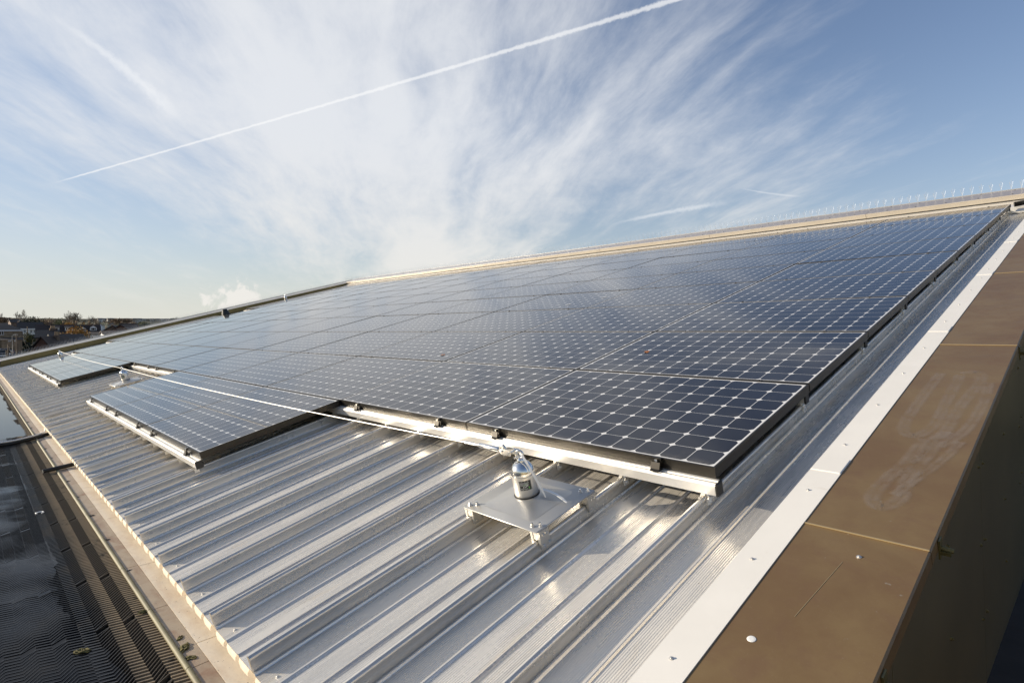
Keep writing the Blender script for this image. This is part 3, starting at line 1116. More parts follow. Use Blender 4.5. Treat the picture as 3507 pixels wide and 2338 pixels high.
# bird spikes on both parapets
def spikes(name_label, grp, npos, step, axis, wires, nubs, h):
    b = MB(); wmb = MB()
    L = npos * step
    comb = []
    if axis == 'x':
        b.box(-L, 0, -.012, .012, 0, .006)
    else:
        b.box(-.012, .012, 0, L, 0, .006)
    for k in range(npos):
        c = (k + .5) * step
        base = Vector((-c, 0, .005)) if axis == 'x' else Vector((0, c, .005))
        if nubs:
            b.cbox(base.x - .011, base.x + .011, base.y - .010, base.y + .010, .004, .022, .004)
        for (t1, t2, hh) in wires:
            tip = base + (Vector((-t1, t2, hh)) if axis == 'x' else Vector((t2, t1, hh)))
            comb += [base - Vector((0, .0005, 0)), tip, base + Vector((0, .0005, 0))]
    wmb.tube(comb, .0017 if axis == 'x' else .0015, 4)
    return b, wmb


rs_b, rs_w = spikes('', '', 8, .125, 'x', [(.0, .0, .15), (.018, -.05, .12), (-.018, .05, .12)], False, .12)
rb_me = rs_b.mesh('base_strip', ['spike_wire']); rw_me = rs_w.mesh('wires', ['spike_wire'])
for k in range(25):
    x = 2.6 - k * 1.0
    r = empty('bird_spike_strip', 'strip of upright wire bird spikes on the ridge parapet, %s from the right' % ordw(k + 1), 'bird spikes', 'bird spikes along the ridge', rp(x, 10.43, .138), RX)
    link(rb_me, 'base_strip', r); link(rw_me, 'wires', r)
vs_b, vs_w = spikes('', '', 28, .0355, 'y', [(.01, -.05, .13), (.01, .05, .12)], True, .12)
vb_me = vs_b.mesh('base_strip', ['cap_light']); vw_me = vs_w.mesh('wires', ['spike_wire'])
for k in range(12):
    y = -1.60 + k * 1.003
    r = empty('bird_spike_strip', 'strip of wire bird spikes on the olive end wall, %s up from the gutter' % ordw(k + 1), 'bird spikes', 'bird spikes along the end wall', rp(-21.735, y, .109), RX)
    link(vb_me, 'base_strip', r); link(vw_me, 'wires', r)

# ------------------------------------------------------------------ right-hand parapet wall with bronze coping and white flashing
para = empty('parapet_wall', 'bronze metal parapet wall running up the right-hand edge of the roof', 'wall', rot=RX)
CT = -.100
joints = [-4.58, -2.33, -.08, 2.17, 4.42, 6.67, 8.92, 10.46]
cop = []
for a, b in zip(joints[:-1], joints[1:]):
    m = MB()
    m.prism([(.3525, CT - .004), (.3525, CT), (.704, CT), (.709, CT - .006), (.711, CT - .046), (.706, CT - .048), (.700, CT - .044), (.700, CT - .008), (.360, CT - .008)][::-1], a + .0022, b - .0022, 0, None, 'y')
    o = m.build('coping_panel', ['bronze_coping'], para)
    cop.append(o)
    j = MB()
    j.prism([(.354, CT + .0008), (.706, CT + .0008), (.706, CT + .0042), (.354, CT + .0042)], b - .0038, b + .0005, 0, None, 'y')
    j.build('joint_lip', ['brass_edge'], o)
m = MB()
m.box(.40, .694, -4.58, 10.46, -2.2, CT - .012)
m.build('wall_core', ['bronze_wall'], para)
# outer cladding sheets with joints and screws
cy = [-4.58, -3.3, -1.9, -.5, .9, 2.3, 3.7, 5.1, 6.5, 7.9, 9.3, 10.46]
cs_me = MB()
cs_me.lathe([(.008, 0), (.008, .002), (.005, .003), (.005, .007), (.003, .008)], 10, Matrix.Rotation(pi / 2, 4, 'Y'))
cs_me = cs_me.mesh('screw', ['olive_paint'], 40)
for a, b in zip(cy[:-1], cy[1:]):
    m = MB()
    m.box(.6945, .6985, a + .0015, b - .0015, -2.2, CT - .020)
    o = m.build('cladding_sheet', ['bronze_wall'], para)
    for yy in (a + .05, (a + b) / 2, b - .05):
        for zz in (-.30, -.66, -1.02):
            link(cs_me, 'screw', o, (.6985, yy, zz + .1 * sin(yy * 3)))
hk = MB()
hk.box(.711, .716, -.016, .016, CT - .075, CT - .012)
hk.box(.711, .742, -.012, .012, CT - .060, CT - .048)
hk.tube([(.716, 0, CT - .042), (.748, 0, CT - .046)], .008, 8)
hk_me = hk.mesh('bracket', ['olive_paint'])
for yy in (.02, -.62, 2.20, -1.4):
    link(hk_me, 'bracket', para, (0, yy, 0))
# white painted flashing beside it, overlapped sections and screws
wj = [-4.58, -2.6, .34, 2.49, 4.40, 6.24, 8.4, 10.0]
for n_, (a, b) in enumerate(zip(wj[:-1], wj[1:])):
    lift = .0
    m = MB()
    m.prism([(.240, CT - .002), (.240, CT + .003), (.3515, CT + .003), (.3515, CT - .10), (.348, CT - .10), (.348, CT - .002)][::-1], a + .001, b - .001, 0, None, 'y')
    m.prism([(.240, CT - .0025), (.240, CT - .06), (.243, CT - .06), (.243, CT - .0025)], a + .001, b - .001, 0, None, 'y')
    o = m.build('white_flashing', ['white_paint'], para)
    lp = MB()
    lp.cbox(.2405, .3508, b - .03, b + .10, CT + .0034, CT + .0062, .0025)
    lp.build('overlap', ['white_paint'], o)
    for yy in [a + .2 + .5 * k for k in range(int((b - a - .2) / .5) + 1)]:
        if yy < b - .1:
            link(screw_me, 'screw', o, (.290, yy + .04, CT + .003))
link(screw_me, 'screw', cop[2], (.55, -.20, CT)).scale = (1.2, 1.2, 1.0)
link(screw_me, 'screw', cop[1], (.60, -1.0, CT)).scale = (1.2, 1.2, 1.0)
drop = MB(); drop.lathe([(.012, 0), (.011, .001), (.006, .0016)], 14)
tag(drop.build('bird_dropping', ['sticker_white']), 'white splash on the bronze coping near the bottom edge', 'dropping')
bpy.data.objects['bird_dropping'].location = rp(.427, -.686, CT + .0004)
bpy.data.objects['bird_dropping'].rotation_euler = RX
# dried smear of sealant, wandering loops on the second coping panel
def smear(pts, wd, dz):
    me = bpy.data.meshes.new('dried_smear')
    pts = [Vector((a, b, 0)) for a, b in pts]
    P = []
    for i in range(len(pts) - 1):
        p0, p1, p2, p3 = pts[max(i - 1, 0)], pts[i], pts[i + 1], pts[min(i + 2, len(pts) - 1)]
        for k in range(8):
            t = k / 8
            P.append(.5 * ((2 * p1) + (p2 - p0) * t + (2 * p0 - 5 * p1 + 4 * p2 - p3) * t * t + (3 * p1 - p0 - 3 * p2 + p3) * t ** 3))
    P.append(pts[-1])
    vs, fs, uv = [], [], []
    for i, p in enumerate(P):
        t = (P[min(i + 1, len(P) - 1)] - P[max(i - 1, 0)]).normalized()
        sd = Vector((-t.y, t.x, 0))
        vs += [p - sd * wd / 2, p + sd * wd / 2]
        if i: fs.append((2 * i - 2, 2 * i - 1, 2 * i + 1, 2 * i))
    me.from_pydata([(v.x, v.y, CT + dz) for v in vs], [], fs)
    ul = me.uv_layers.new(name='UVMap')
    for pl in me.polygons:
        for li in pl.loop_indices:
            vi = me.loops[li].vertex_index
            ul.data[li].uv = (vi // 2 / 10, vi % 2)
    me.materials.append(MAT['dried_smear'])
    o = bpy.data.objects.new('dried_smear', me)
    COL.objects.link(o)
    o.parent = cop[3]


smear([(.45, 1.62), (.44, 1.2), (.445, .85), (.50, .76), (.545, .90), (.54, 1.25), (.535, 1.60)], 0.064, .0006)
smear([(.535, 1.62), (.60, 1.66), (.625, 1.5), (.60, 1.15), (.595, .86), (.57, .74)], 0.064, .0009)
smear([(.66, 1.50), (.675, 1.2), (.66, .90), (.63, .76), (.60, .68)], 0.058, .0012)
smear([(.60, .84), (.575, .55), (.56, .35), (.57, .20), (.53, .12), (.49, .18), (.50, .34), (.53, .5), (.54, .74)], 0.067, .0015)
smear([(.66, .75), (.63, .55), (.58, .35), (.55, .22)], 0.048, .0018)

# ------------------------------------------------------------------ conduit and cover plate at the top right corner
cd = MB()
pts = [Vector((.02, 9.56, -.02)), Vector((.10, 9.58, -.015)), Vector((.22, 9.62, .0)), Vector((.5, 9.7, .0)), Vector((1.2, 9.8, -.01))]
path = []
for i in range(len(pts) - 1):
    for k in range(24): path.append(pts[i].lerp(pts[i + 1], k / 24))
cd.tube(path, [.034 + .005 * ((i % 2) * 2 - 1) for i in range(len(path))], 12)
o = tag(cd.build('cable_conduit', ['black_plastic'], None, 50), 'black corrugated conduit leaving the top right corner of the panels', 'conduit')
o.rotation_euler = RX
cp = MB(); cp.cbox(.06, .70, 9.25, 9.60, -.095, -.088, .003)
o = tag(cp.build('cover_plate', ['white_paint']), 'pale metal cover plate under the black conduit at the top right', 'cover plate'); o.rotation_euler = RX
# ------------------------------------------------------------------ fallen leaves
def leaf(x, y, h, size, rot, label):
    m = MB()
    pts = [(0, -.5), (.16, -.32), (.42, -.12), (.24, .02), (.34, .30), (.10, .28), (0, .5), (-.12, .26), (-.36, .22), (-.22, 0), (-.40, -.2), (-.14, -.3)]
    vs = [(a * size, b * size, .12 * size * (abs(a) * 2) ** 2 + .05 * size * b) for a, b in pts]
    vs.append((0, 0, .004))
    m.add(vs, [(i, (i + 1) % 12, 12) for i in range(12)])
    o = tag(m.build('fallen_leaf', ['dead_leaf']), label, 'leaf', 'dead leaves blown onto the roof')
    o.location = rp(x, y, h)
    o.rotation_euler = (MR @ Matrix.Rotation(rot, 4, 'Z')).to_euler()


leaf(-1.276, 1.52, .002, .055, .8, 'orange leaf lying on a panel in the third row up')
leaf(-3.367, 1.225, .002, .06, 2.0, 'small red-brown leaf on a panel in the third row, left of the orange one')
leaf(.205, -.955, PAN + .004, .06, .3, 'orange-brown leaf against the white flashing at the bottom of the picture')

def splash(x, y, h, r, label, stretch=2.2):
    m = MB(); rr_ = random.Random(int(x * -999))
    vs = [(0, 0, .0012)]
    for k in range(14):
        a = 2 * pi * k / 14; q = r * rr_.uniform(.6, 1.2)
        vs.append((q * cos(a), q * stretch * sin(a), .0004))
    m.add(vs, [(0, k + 1, (k + 1) % 14 + 1) for k in range(14)])
    o = tag(m.build('bird_dropping', ['sticker_white']), label, 'dropping', 'white bird droppings on the roof')
    o.location = rp(x, y, h); o.rotation_euler = (MR @ Matrix.Rotation(-.5, 4, 'Z')).to_euler()


splash(-1.343, .435, .001, .009, 'white streak of bird dropping on the nearest panel of the second row')
splash(-3.607, 3.418, .001, .018, 'white bird dropping in the middle of the panel field, lower one')
splash(-3.322, 3.77, .001, .020, 'white bird dropping in the middle of the panel field, upper one')
# thin bright scratch across the lower coping panel
m = MB(); m.box(-.0006, .0006, -.246, -.548, CT + .0003, CT + .0008, 0, Matrix.Translation((.518, 0, 0)))
k_ = (.487 - .518) / (-.548 - -.246)
m.v = [(a + (b - -.246) * k_, b, c) for a, b, c in m.v]
m.build('scratch', ['brass_edge'], cop[1])
# ------------------------------------------------------------------ box gutter along the eave
GZ = -.640
gut = empty('eave_gutter', 'cream metal gutter edge of ledges and rolled nosing along the eave', 'gutter')
x = .30
def piece(nm, x0, x1, poly, mt, smooth=None):
    m = MB(); m.prism(poly, x0, x1, 0, None, 'x')
    return m.build(nm, [mt], gut, smooth)


xa = .671
while xa > -20.8:
    piece('ledge', xa - .997, xa - .002, [(-1.511, GZ - .006), (-1.395, GZ - .004), (-1.395, GZ + .002), (-1.511, GZ)], 'ledge')
    xa -= 1.0
xa = .60
while xa > -20.8:
    piece('trim', xa - .588, xa - .002, [(-1.568, GZ - .012), (-1.5125, GZ - .010), (-1.5125, GZ - .0015), (-1.568, GZ - .005)], 'ledge_trim')
    piece('nosing', xa - .588, xa - .002, [(-1.578 + .0105 * cos(2 * pi * k / 12), GZ - .008 + .0105 * sin(2 * pi * k / 12)) for k in range(12)], 'nosing', 60)
    xa -= .59
m = MB()
m.box(-21.4, .34, -1.405, -1.37, GZ - .01, -.585)
m.build('eave_filler', ['foam_filler'], gut)
m = MB()
m.box(-21.4, .34, -1.39, -1.30, -1.6, -.62)
m.build('gutter_back', ['flat_roof'], gut)

# ribbed mats, 0.59 m long, ribs laid herringbone fashion
def mat_mesh(rows_, silted):
    m = MB()
    L = .589
    wy = .0465
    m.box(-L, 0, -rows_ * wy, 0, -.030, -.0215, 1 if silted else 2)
    for r in range(rows_):
        yc = -(r + .5) * wy
        sg = 1 if r % 2 == 0 else -1
        sl = .006 if sg > 0 else -.030
        nrib = 24
        if sg > 0 and silted:
            m.box(-L, 0, yc - wy / 2, yc + wy / 2, -.0214, -.0062, 0)      # silted grooves of the flatter rows
        for k in range(nrib):
            x0 = -L + (k + .5) * L / nrib
            hw = (.0050 if sg > 0 else .0034) if silted else .0028
            vs = []
            for yy, f in ((-wy / 2 + .0004, -1), (wy / 2 - .0004, 1)):
                xx = min(-hw, max(-L + hw, x0 + sl * f))
                vs += [(xx - hw, yc + yy, -.0216), (xx + hw, yc + yy, -.0216), (xx + hw * .7, yc + yy, 0), (xx - hw * .7, yc + yy, 0)]
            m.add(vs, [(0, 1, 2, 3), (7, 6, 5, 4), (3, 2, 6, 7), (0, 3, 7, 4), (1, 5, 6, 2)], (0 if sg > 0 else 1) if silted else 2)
    return m.mesh('ribbed_mat', ['silted_rubber', 'bare_shaded_rubber', 'wet_rubber'])


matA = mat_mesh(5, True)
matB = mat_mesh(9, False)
WZ = -.6672
rn = random.Random(3)
xa = .60
n_ = 0
while xa > -16.5:
    n_ += 1
    far = xa < -7.3
    zt = -.654 + rn.uniform(-.0012, .0012) - (.008 if far else 0)
    for nm, me, y0, z0, ti, lab in (('ribbed_mat', matA, -1.583, zt, .050, 'beside the gutter nosing'), ('ribbed_mat', matB, -1.8162, zt - .0105, .006, 'in the outer line standing in water')):
        if xa < -13 and me is matB: continue
        o = bpy.data.objects.new(nm, me)
        COL.objects.link(o)
        o.location = (xa - .002, y0, z0)
        o.rotation_euler = (ti * (1 if not far else 1.5), rn.uniform(-.003, .003), rn.uniform(-.002, .002))
        tag(o, 'ribbed rubber mat %s, %s from the near end' % (lab, ordw(n_)), 'mat', 'ribbed mats laid along the gutter')
    xa -= .59
m = MB(); m.add([(-21.8, -6, 0), (.34, -6, 0), (.34, -1.39, 0), (-21.8, -1.39, 0)], [(0, 1, 2, 3)])
o = m.build('flat_roof', ['flat_roof']); o.location.z = -.715; o['kind'] = 'structure'
# standing water with a wandering edge
wr = random.Random(8)
pts = []
N = 420
for k in range(N + 1):
    xx = .34 - k * 22.0 / N
    if xx > -7.4:
        base = -1.800 - .03 * sin(xx * 1.7) + .03 * sin(xx * 4.1 + 1) + (0.06 if xx < -4.5 else 0)
    elif xx > -13.8:
        base = -1.600 + .01 * sin(xx * 3)
    else:
        base = -1.66
    pts.append((xx, base + wr.uniform(-.012, .012)))
from mathutils import noise as mnoise
m = MB()
YS = [0, -.02, -.05, -.09, -.14, -.20, -.27, -.35, -.45, -.7, -1.5, -4.2]
vs = []
for a, b in pts:
    for q in YS:
        zz = .0030 * mnoise.noise(Vector((a * 3.1, (b + q) * 5.0, .3))) + .0012 * mnoise.noise(Vector((a * 11, (b + q) * 14, 2.3)))
        if a < -7.4: zz = 0
        vs.append((a, b + q, zz if q > -.5 else 0))
nY = len(YS)
m.add(vs, [(k * nY + r, (k + 1) * nY + r, (k + 1) * nY + r + 1, k * nY + r + 1) for k in range(N) for r in range(nY - 1)])
o = m.build('water', ['standing_water'], None, 180); o.location.z = WZ; o['kind'] = 'structure'
# moss and silt clumps
def clump(x, y, z, r, label, mt='moss'):
    rr = random.Random(int(abs(x * 1000)))
    bm = bmesh.new()
    bmesh.ops.create_icosphere(bm, subdivisions=3, radius=1)
    for v in bm.verts:
        f = .65 + .7 * rr.random()
        v.co = Vector((v.co.x * r * f, v.co.y * r * .55 * f, max(-.2, v.co.z) * r * .30 * f))
    me = bpy.data.meshes.new('moss_clump'); bm.to_mesh(me); bm.free()
    me.materials.append(MAT[mt])
    o = bpy.data.objects.new('moss_clump', me); COL.objects.link(o)
    o.location = (x, y, z); o.rotation_euler = (0, 0, rr.uniform(0, 3))
    tag(o, label, 'moss', 'moss clumps in the gutter')


clump(-1.33, -1.552, GZ - .004, .030, 'ragged yellow-brown moss clump on the gutter ledge near the bottom')
clump(-1.24, -1.556, GZ - .004, .022, 'smaller moss clump below the ragged one on the gutter ledge')
clump(-1.42, -1.545, GZ - .004, .018, 'small moss tuft above the ragged clump on the gutter ledge')
clump(-1.62, -1.83, -.664, .026, 'moss clump lying on the mats in the dark water')
clump(-1.78, -1.60, -.650, .020, 'dark silt patch on the mat beside the nosing')
for k in range(12):
    xx = -2.32 - .59 * k + .02
    clump(xx - .01, -1.558, GZ - .006, .014 + .004 * (k % 3), 'dark grit tuft on the %s gutter trim joint from the near end' % ordw(k + 1), 'flat_roof')
m = MB(); m.torus(.020, .0045, Matrix.Translation((0, 0, 0)), 18, 8, .4, 5.4)
o = tag(m.build('plastic_ring', ['white_strap'], None, 60), 'white broken plastic ring lying on the wet mats', 'plastic ring'); o.location = (-3.873, -1.792, -.659)
# black pipes lying across the gutter
def pipe(name, pts, r, mt, label, cat, grp=None):
    m = MB(); m.tube(pts, r, 10)
    return tag(m.build(name, [mt], None, 50), label, cat, grp)


pipe('black_pipe', [(-5.25, -1.40, -.612), (-5.22, -1.52, -.622), (-5.17, -1.68, -.632)], .018, 'black_plastic', 'short black pipe across the gutter ledge, nearer one', 'pipe', 'black pipes crossing the gutter')
pipe('black_pipe', [(-7.36, -1.40, -.607), (-7.22, -1.58, -.630), (-7.08, -1.80, -.650), (-6.98, -2.3, -.655)], .020, 'black_plastic', 'long black pipe across the gutter at the edge of the blue puddle', 'pipe', 'black pipes crossing the gutter')
pipe('white_cable', [(-8.05, -1.42, -.56), (-7.85, -1.45, -.585), (-7.55, -1.475, -.612), (-7.35, -1.50, -.600), (-7.22, -1.58, -.604), (-7.10, -1.76, -.62), (-6.9, -2.3, -.63)], .009, 'white_strap', 'white cable curling over the black pipe at the puddle', 'cable')
pipe('black_pipe', [(-20.9, -1.50, -.30), (-20.9, -1.53, -.45), (-20.9, -1.56, -.70)], .09, 'black_rubber', 'thick black pipe end at the far corner of the gutter', 'pipe', 'black pipes crossing the gutter')

# ------------------------------------------------------------------ lower roof at the right
m = MB(); m.add([(.69, -6, 0), (6, -6, 0), (6, 12, 0), (.69, 12, 0)], [(0, 1, 2, 3)])
o = m.build('lower_roof', ['lower_roof']); o.location.z = -1.06; o['kind'] = 'structure'
nb = empty('added_shade_wall', 'added dark wall out of view that shades the bronze parapet', 'wall')  # wall added out of view to shade the parapet's outer face
m = MB(); m.box(2.35, 2.6, -6, 1.8, -1.05, .15); m.build('wall_panel', ['bronze_wall'], nb)
m = MB(); m.box(2.33, 2.62, -6, 1.82, .153, .20); m.build('coping', ['bronze_coping'], nb)
for k, (xx, mt, r, lab) in enumerate([(1.02, 'black_rubber', .022, 'black cable on the dark lower roof beside the parapet wall'), (1.10, 'blue_cable', .014, 'blue cable on the dark lower roof right of the parapet wall'),
                                      (1.30, 'galvanised', .03, 'grey pipe lying on the dark lower roof')]):
    pts = [(xx + .03 * sin(y * 1.3 + k), y, -1.05 + r) for y in [-3 + .5 * q for q in range(24)]]
    pipe('roof_cable', pts, r, mt, lab, 'cable', 'cables on the lower roof')

# ------------------------------------------------------------------ main building walls under the roof
wl = empty('building_wall', 'plain outer walls of the large building carrying the metal roof', 'building')
m = MB()
m.box(-21.79, -21.47, -6, 10.3, -7.9, -.75)
m.build('end_wall', ['buff_brick'], wl)
m = MB(); m.box(-21.46, 6, 10.7, 11.0, -7.9, 2.4); m.build('back_wall', ['buff_brick'], wl)

# ------------------------------------------------------------------ the land
def gz(r):
    T = [(0, -8.0), (150, -7.8), (205, -6.8), (240, -5.2), (300, -3.2), (400, -.4), (520, 3.8), (700, 7.4), (1000, 12.5), (1500, 21), (2500, 38), (4000, 63), (6000, 92), (12000, 160)]
    for (a, b), (c, d_) in zip(T[:-1], T[1:]):
        if r <= c: return b + (d_ - b) * (r - a) / (c - a)
    return T[-1][1]


def gx(x, y):
    return gz(math.hypot(x - CAM.x, y - CAM.y))


m = MB()
RR = [0, 25, 60, 110, 150, 205, 240, 300, 400, 520, 700, 1000, 1500, 2500, 4000, 6000, 9000, 12000]
NA = 96
vs, fs = [], []
for r in RR:
    for k in range(NA):
        a = 2 * pi * k / NA
        vs.append((CAM.x + r * sin(a), CAM.y + r * cos(a), gz(r) + (0 if r < 520 else r * .0016 * sin(3 * a + r * .003) + r * .001 * sin(11 * a))))
for i in range(len(RR) - 1):
    for k in range(NA):
        j = (k + 1) % NA
        fs.append((i * NA + k, i * NA + j, (i + 1) * NA + j, (i + 1) * NA + k))
m.add(vs, fs)
o = m.build('ground', ['farmland'], None, 180); o['kind'] = 'structure'
# street
m = MB()
a0 = at_dist(-60, 1230, 120); 
path = [(60, 1236, 170), (55, 1205, 205), (60, 1188, 232), (120, 1180, 240), (200, 1180, 246)]
L, Rr = [], []
pp = [at_dist(a, b, c) for a, b, c in path]
pp = [at_dist(40, 1300, 90)] + pp
for i, p in enumerate(pp):
    q = pp[min(i + 1, len(pp) - 1)] - pp[max(i - 1, 0)]
    sd = Vector((-q.y, q.x, 0)).normalized() * 5.5
    for s_g, lst in ((1, L), (-1, Rr)):
        v = p + sd * s_g
        lst.append((v.x, v.y, gx(v.x, v.y) + .12))
m.add(L + Rr, [(i, i + 1, len(L) + i + 1, len(L) + i) for i in range(len(L) - 1)])
o = m.build('street', ['asphalt']); o['kind'] = 'structure'
cpk = MB()
c = at_dist(12, 1200, 200)
cpk.add([(c.x + a, c.y + b, gx(c.x + a, c.y + b) + .08) for a, b in [(-40, -30), (-40, 20), (0, 22), (40, 20), (40, -30), (0, -30)]], [(5, 4, 3, 2), (0, 5, 2, 1)])
o = cpk.build('car_park', ['asphalt']); o['kind'] = 'structure'


# ------------------------------------------------------------------ houses
def zpx(py, dist):
    d_ = ray(100, py)
    return CAM.z + d_.z / math.hypot(d_.x, d_.y) * dist


def house(name, label, p0, p1, dist, y_ridge, y_eave, roofm, wallm, depth=8, yaw=0, hip=False, side=False, windows=(), chimneys=(), dormers=(), trim=None, group=None):
    """gabled house whose front, facing the camera, spans photo columns p0..p1 at its true distance"""
    pm = (p0 + p1) / 2
    c = at_dist(pm, 1135, dist)
    a = at_dist(p0, 1135, dist); b = at_dist(p1, 1135, dist)
    wd = (b - a).length
    az = atan2(c.x - CAM.x, c.y - CAM.y)
    root = empty(name, label, 'house', group, (c.x, c.y, gx(c.x, c.y)), (0, 0, -az + yaw))
    g = root.location.z
    ze, zr = zpx(y_eave, dist) - g, zpx(y_ridge, dist) - g
    hw = wd / 2
    wm = MB()
    if side:        # gable end towards the camera: ridge runs away from it
        wm.prism([(-hw, -2), (hw, -2), (hw, ze), (0, zr - .1), (-hw, ze)], 0, depth, 0, None, 'y')
    else:
        wm.prism([(0, -2), (depth, -2), (depth, ze), (depth / 2, ze + (.02 if hip else (zr - ze) - .1)), (0, ze)], -hw, hw, 0, None, 'x')
    wm.build('wall', [wallm], root)
    rm = MB()
    ov = .35
    if side:
        for s_g in (-1, 1):
            rm.add([(s_g * (hw + ov), -ov, ze - .15), (s_g * (hw + ov), depth + ov, ze - .15), (0, depth + ov, zr), (0, -ov, zr),
                    (s_g * (hw + ov), -ov, ze + .03), (s_g * (hw + ov), depth + ov, ze + .03), (0, depth + ov, zr + .18), (0, -ov, zr + .18)],
                   [(0, 1, 2, 3), (4, 7, 6, 5), (0, 3, 7, 4), (1, 5, 6, 2), (0, 4, 5, 1)])
    elif hip:
        ins = min(hw * .8, depth / 2)
        rm.add([(-hw - ov, -ov, ze), (hw + ov, -ov, ze), (hw + ov, depth + ov, ze), (-hw - ov, depth + ov, ze), (-hw + ins, depth / 2, zr), (hw - ins, depth / 2, zr)],
               [(0, 1, 5, 4), (1, 2, 5), (2, 3, 4, 5), (3, 0, 4), (0, 3, 2, 1)])
    else:
        for s_g, ya, yb in ((0, -ov, depth / 2), (1, depth + ov, depth / 2)):
            rm.add([(-hw - ov, ya, ze - .15), (hw + ov, ya, ze - .15), (hw + ov, yb, zr), (-hw - ov, yb, zr),
                    (-hw - ov, ya, ze + .03), (hw + ov, ya, ze + .03), (hw + ov, yb, zr + .18), (-hw - ov, yb, zr + .18)],
                   [(0, 3, 2, 1), (4, 5, 6, 7), (0, 1, 5, 4), (0, 4, 7, 3), (1, 2, 6, 5)])
    ro = rm.build('roof', [roofm], root)
    if trim and not side:
        tm = MB()
        tm.box(-hw - ov - .01, hw + ov + .01, -ov - .14, -ov - .02, ze - .28, ze + .02)
        tm.build('gutter', ['white_upvc'], root)
    if trim == 'gable':
        tm = MB()
        for yy0, yy1 in ((-ov, depth / 2), (depth + ov, depth / 2)):
            tm.add([(hw + ov + .02, yy0, ze - .25), (hw + ov + .12, yy0, ze - .25), (hw + ov + .12, yy1, zr - .15), (hw + ov + .02, yy1, zr - .15),
                    (hw + ov + .02, yy0, ze + .14), (hw + ov + .12, yy0, ze + .14), (hw + ov + .12, yy1, zr + .24), (hw + ov + .02, yy1, zr + .24)],
                   [(0, 1, 2, 3), (4, 7, 6, 5), (0, 4, 5, 1), (1, 5, 6, 2), (0, 3, 7, 4)])
        tm.build('bargeboard', ['white_upvc'], root)
    sx = lambda px: (px - pm) / (p1 - p0) * wd
    for (wx0, wx1, wy0, wy1) in windows:
        x0, x1 = sx(wx0), sx(wx1); z0, z1 = zpx(wy1, dist) - g, zpx(wy0, dist) - g
        fm = MB(); t_w = max(.09, (x1 - x0) * .06)
        fm.box(x0, x1, -.09, -.01, z0, z0 + t_w); fm.box(x0, x1, -.09, -.01, z1 - t_w, z1)
        fm.box(x0, x0 + t_w, -.09, -.01, z0 + t_w, z1 - t_w); fm.box(x1 - t_w, x1, -.09, -.01, z0 + t_w, z1 - t_w)
        fm.box((x0 + x1) / 2 - t_w / 2, (x0 + x1) / 2 + t_w / 2, -.09, -.01, z0 + t_w, z1 - t_w)
        wo_ = fm.build('window', ['white_upvc'], root)
        gm = MB(); gm.box(x0 + t_w, x1 - t_w, -.05, -.015, z0 + t_w, z1 - t_w); gm.build('pane', ['dark_glass'], wo_)
    for (cx, cw, ytop, np_) in chimneys:
        x0 = sx(cx); hwc = cw / (p1 - p0) * wd / 2; z1 = zpx(ytop, dist) - g
        yy = depth / 2
        cm = MB(); cm.box(x0 - hwc, x0 + hwc, yy - .45, yy + .45, min(ze, zr - .8), z1); cm.box(x0 - hwc - .08, x0 + hwc + .08, yy - .53, yy + .53, z1 - .28, z1 - .12)
        co = cm.build('chimney', ['brown_brick'], ro)
        pm_ = MB()
        for k in range(np_):
            xx = x0 + (k + .5 - np_ / 2) * (2 * hwc / np_)
            pm_.lathe([(.15, z1), (.12, z1 + .55), (.15, z1 + .6), (.12, z1 + .62)], 8, Matrix.Translation((xx, yy, 0)))
        pm_.build('chimney_pot', ['clay_pot'], root)
    for (d0, d1, dt, db, gab) in dormers:
        x0, x1 = sx(d0), sx(d1); z0, z1 = zpx(db, dist) - g, zpx(dt, dist) - g
        f = (z0 - ze) / (zr - ze)
        yf = -ov + (depth / 2 + ov) * f - .05
        yb = -ov + (depth / 2 + ov) * min(1, (z1 - ze) / (zr - ze)) + .4
        dm = MB()
        if gab:
            ms = z0 + (z1 - z0) * .62
            dm.prism([(x0, z0), (x1, z0), (x1, ms), ((x0 + x1) / 2, z1), (x0, ms)], yf, yb, 0, None, 'y')
        else:
            ms = z1
            dm.box(x0, x1, yf, yb, z0, z1)
        do = dm.build('dormer', ['white_upvc'], root)
        rm2 = MB()
        if gab:
            for s_g in (-1, 1):
                xe = (x0 + x1) / 2 + s_g * ((x1 - x0) / 2 + .15)
                rm2.add([(xe, yf - .15, ms - .05), (xe, yb, ms - .05), ((x0 + x1) / 2, yb, z1 + .06), ((x0 + x1) / 2, yf - .15, z1 + .06),
                         (xe, yf - .15, ms + .1), (xe, yb, ms + .1), ((x0 + x1) / 2, yb, z1 + .22), ((x0 + x1) / 2, yf - .15, z1 + .22)],
                        [(0, 1, 2, 3), (4, 7, 6, 5), (0, 3, 7, 4), (0, 4, 5, 1)])
        else:
            rm2.add([(x0 - .2, yf - .2, z1 + .02), (x1 + .2, yf - .2, z1 + .02), (x1 + .1, yb + 1, z1 + .75), (x0 - .1, yb + 1, z1 + .75)], [(0, 1, 2, 3)])
        rm2.build('dormer_roof', [roofm], do)
        gm = MB()
        wl_ = x1 - x0
        zz0, zz1 = z0 + (ms - z0) * .18, z0 + (ms - z0) * .90
        for (q0, q1) in ((.12, .27), (.32, .68), (.73, .88)):
            gm.box(x0 + wl_ * q0, x0 + wl_ * q1, yf - .04, yf - .005, zz0, zz1)
        gm.build('pane', ['dark_glass'], do)
    return root


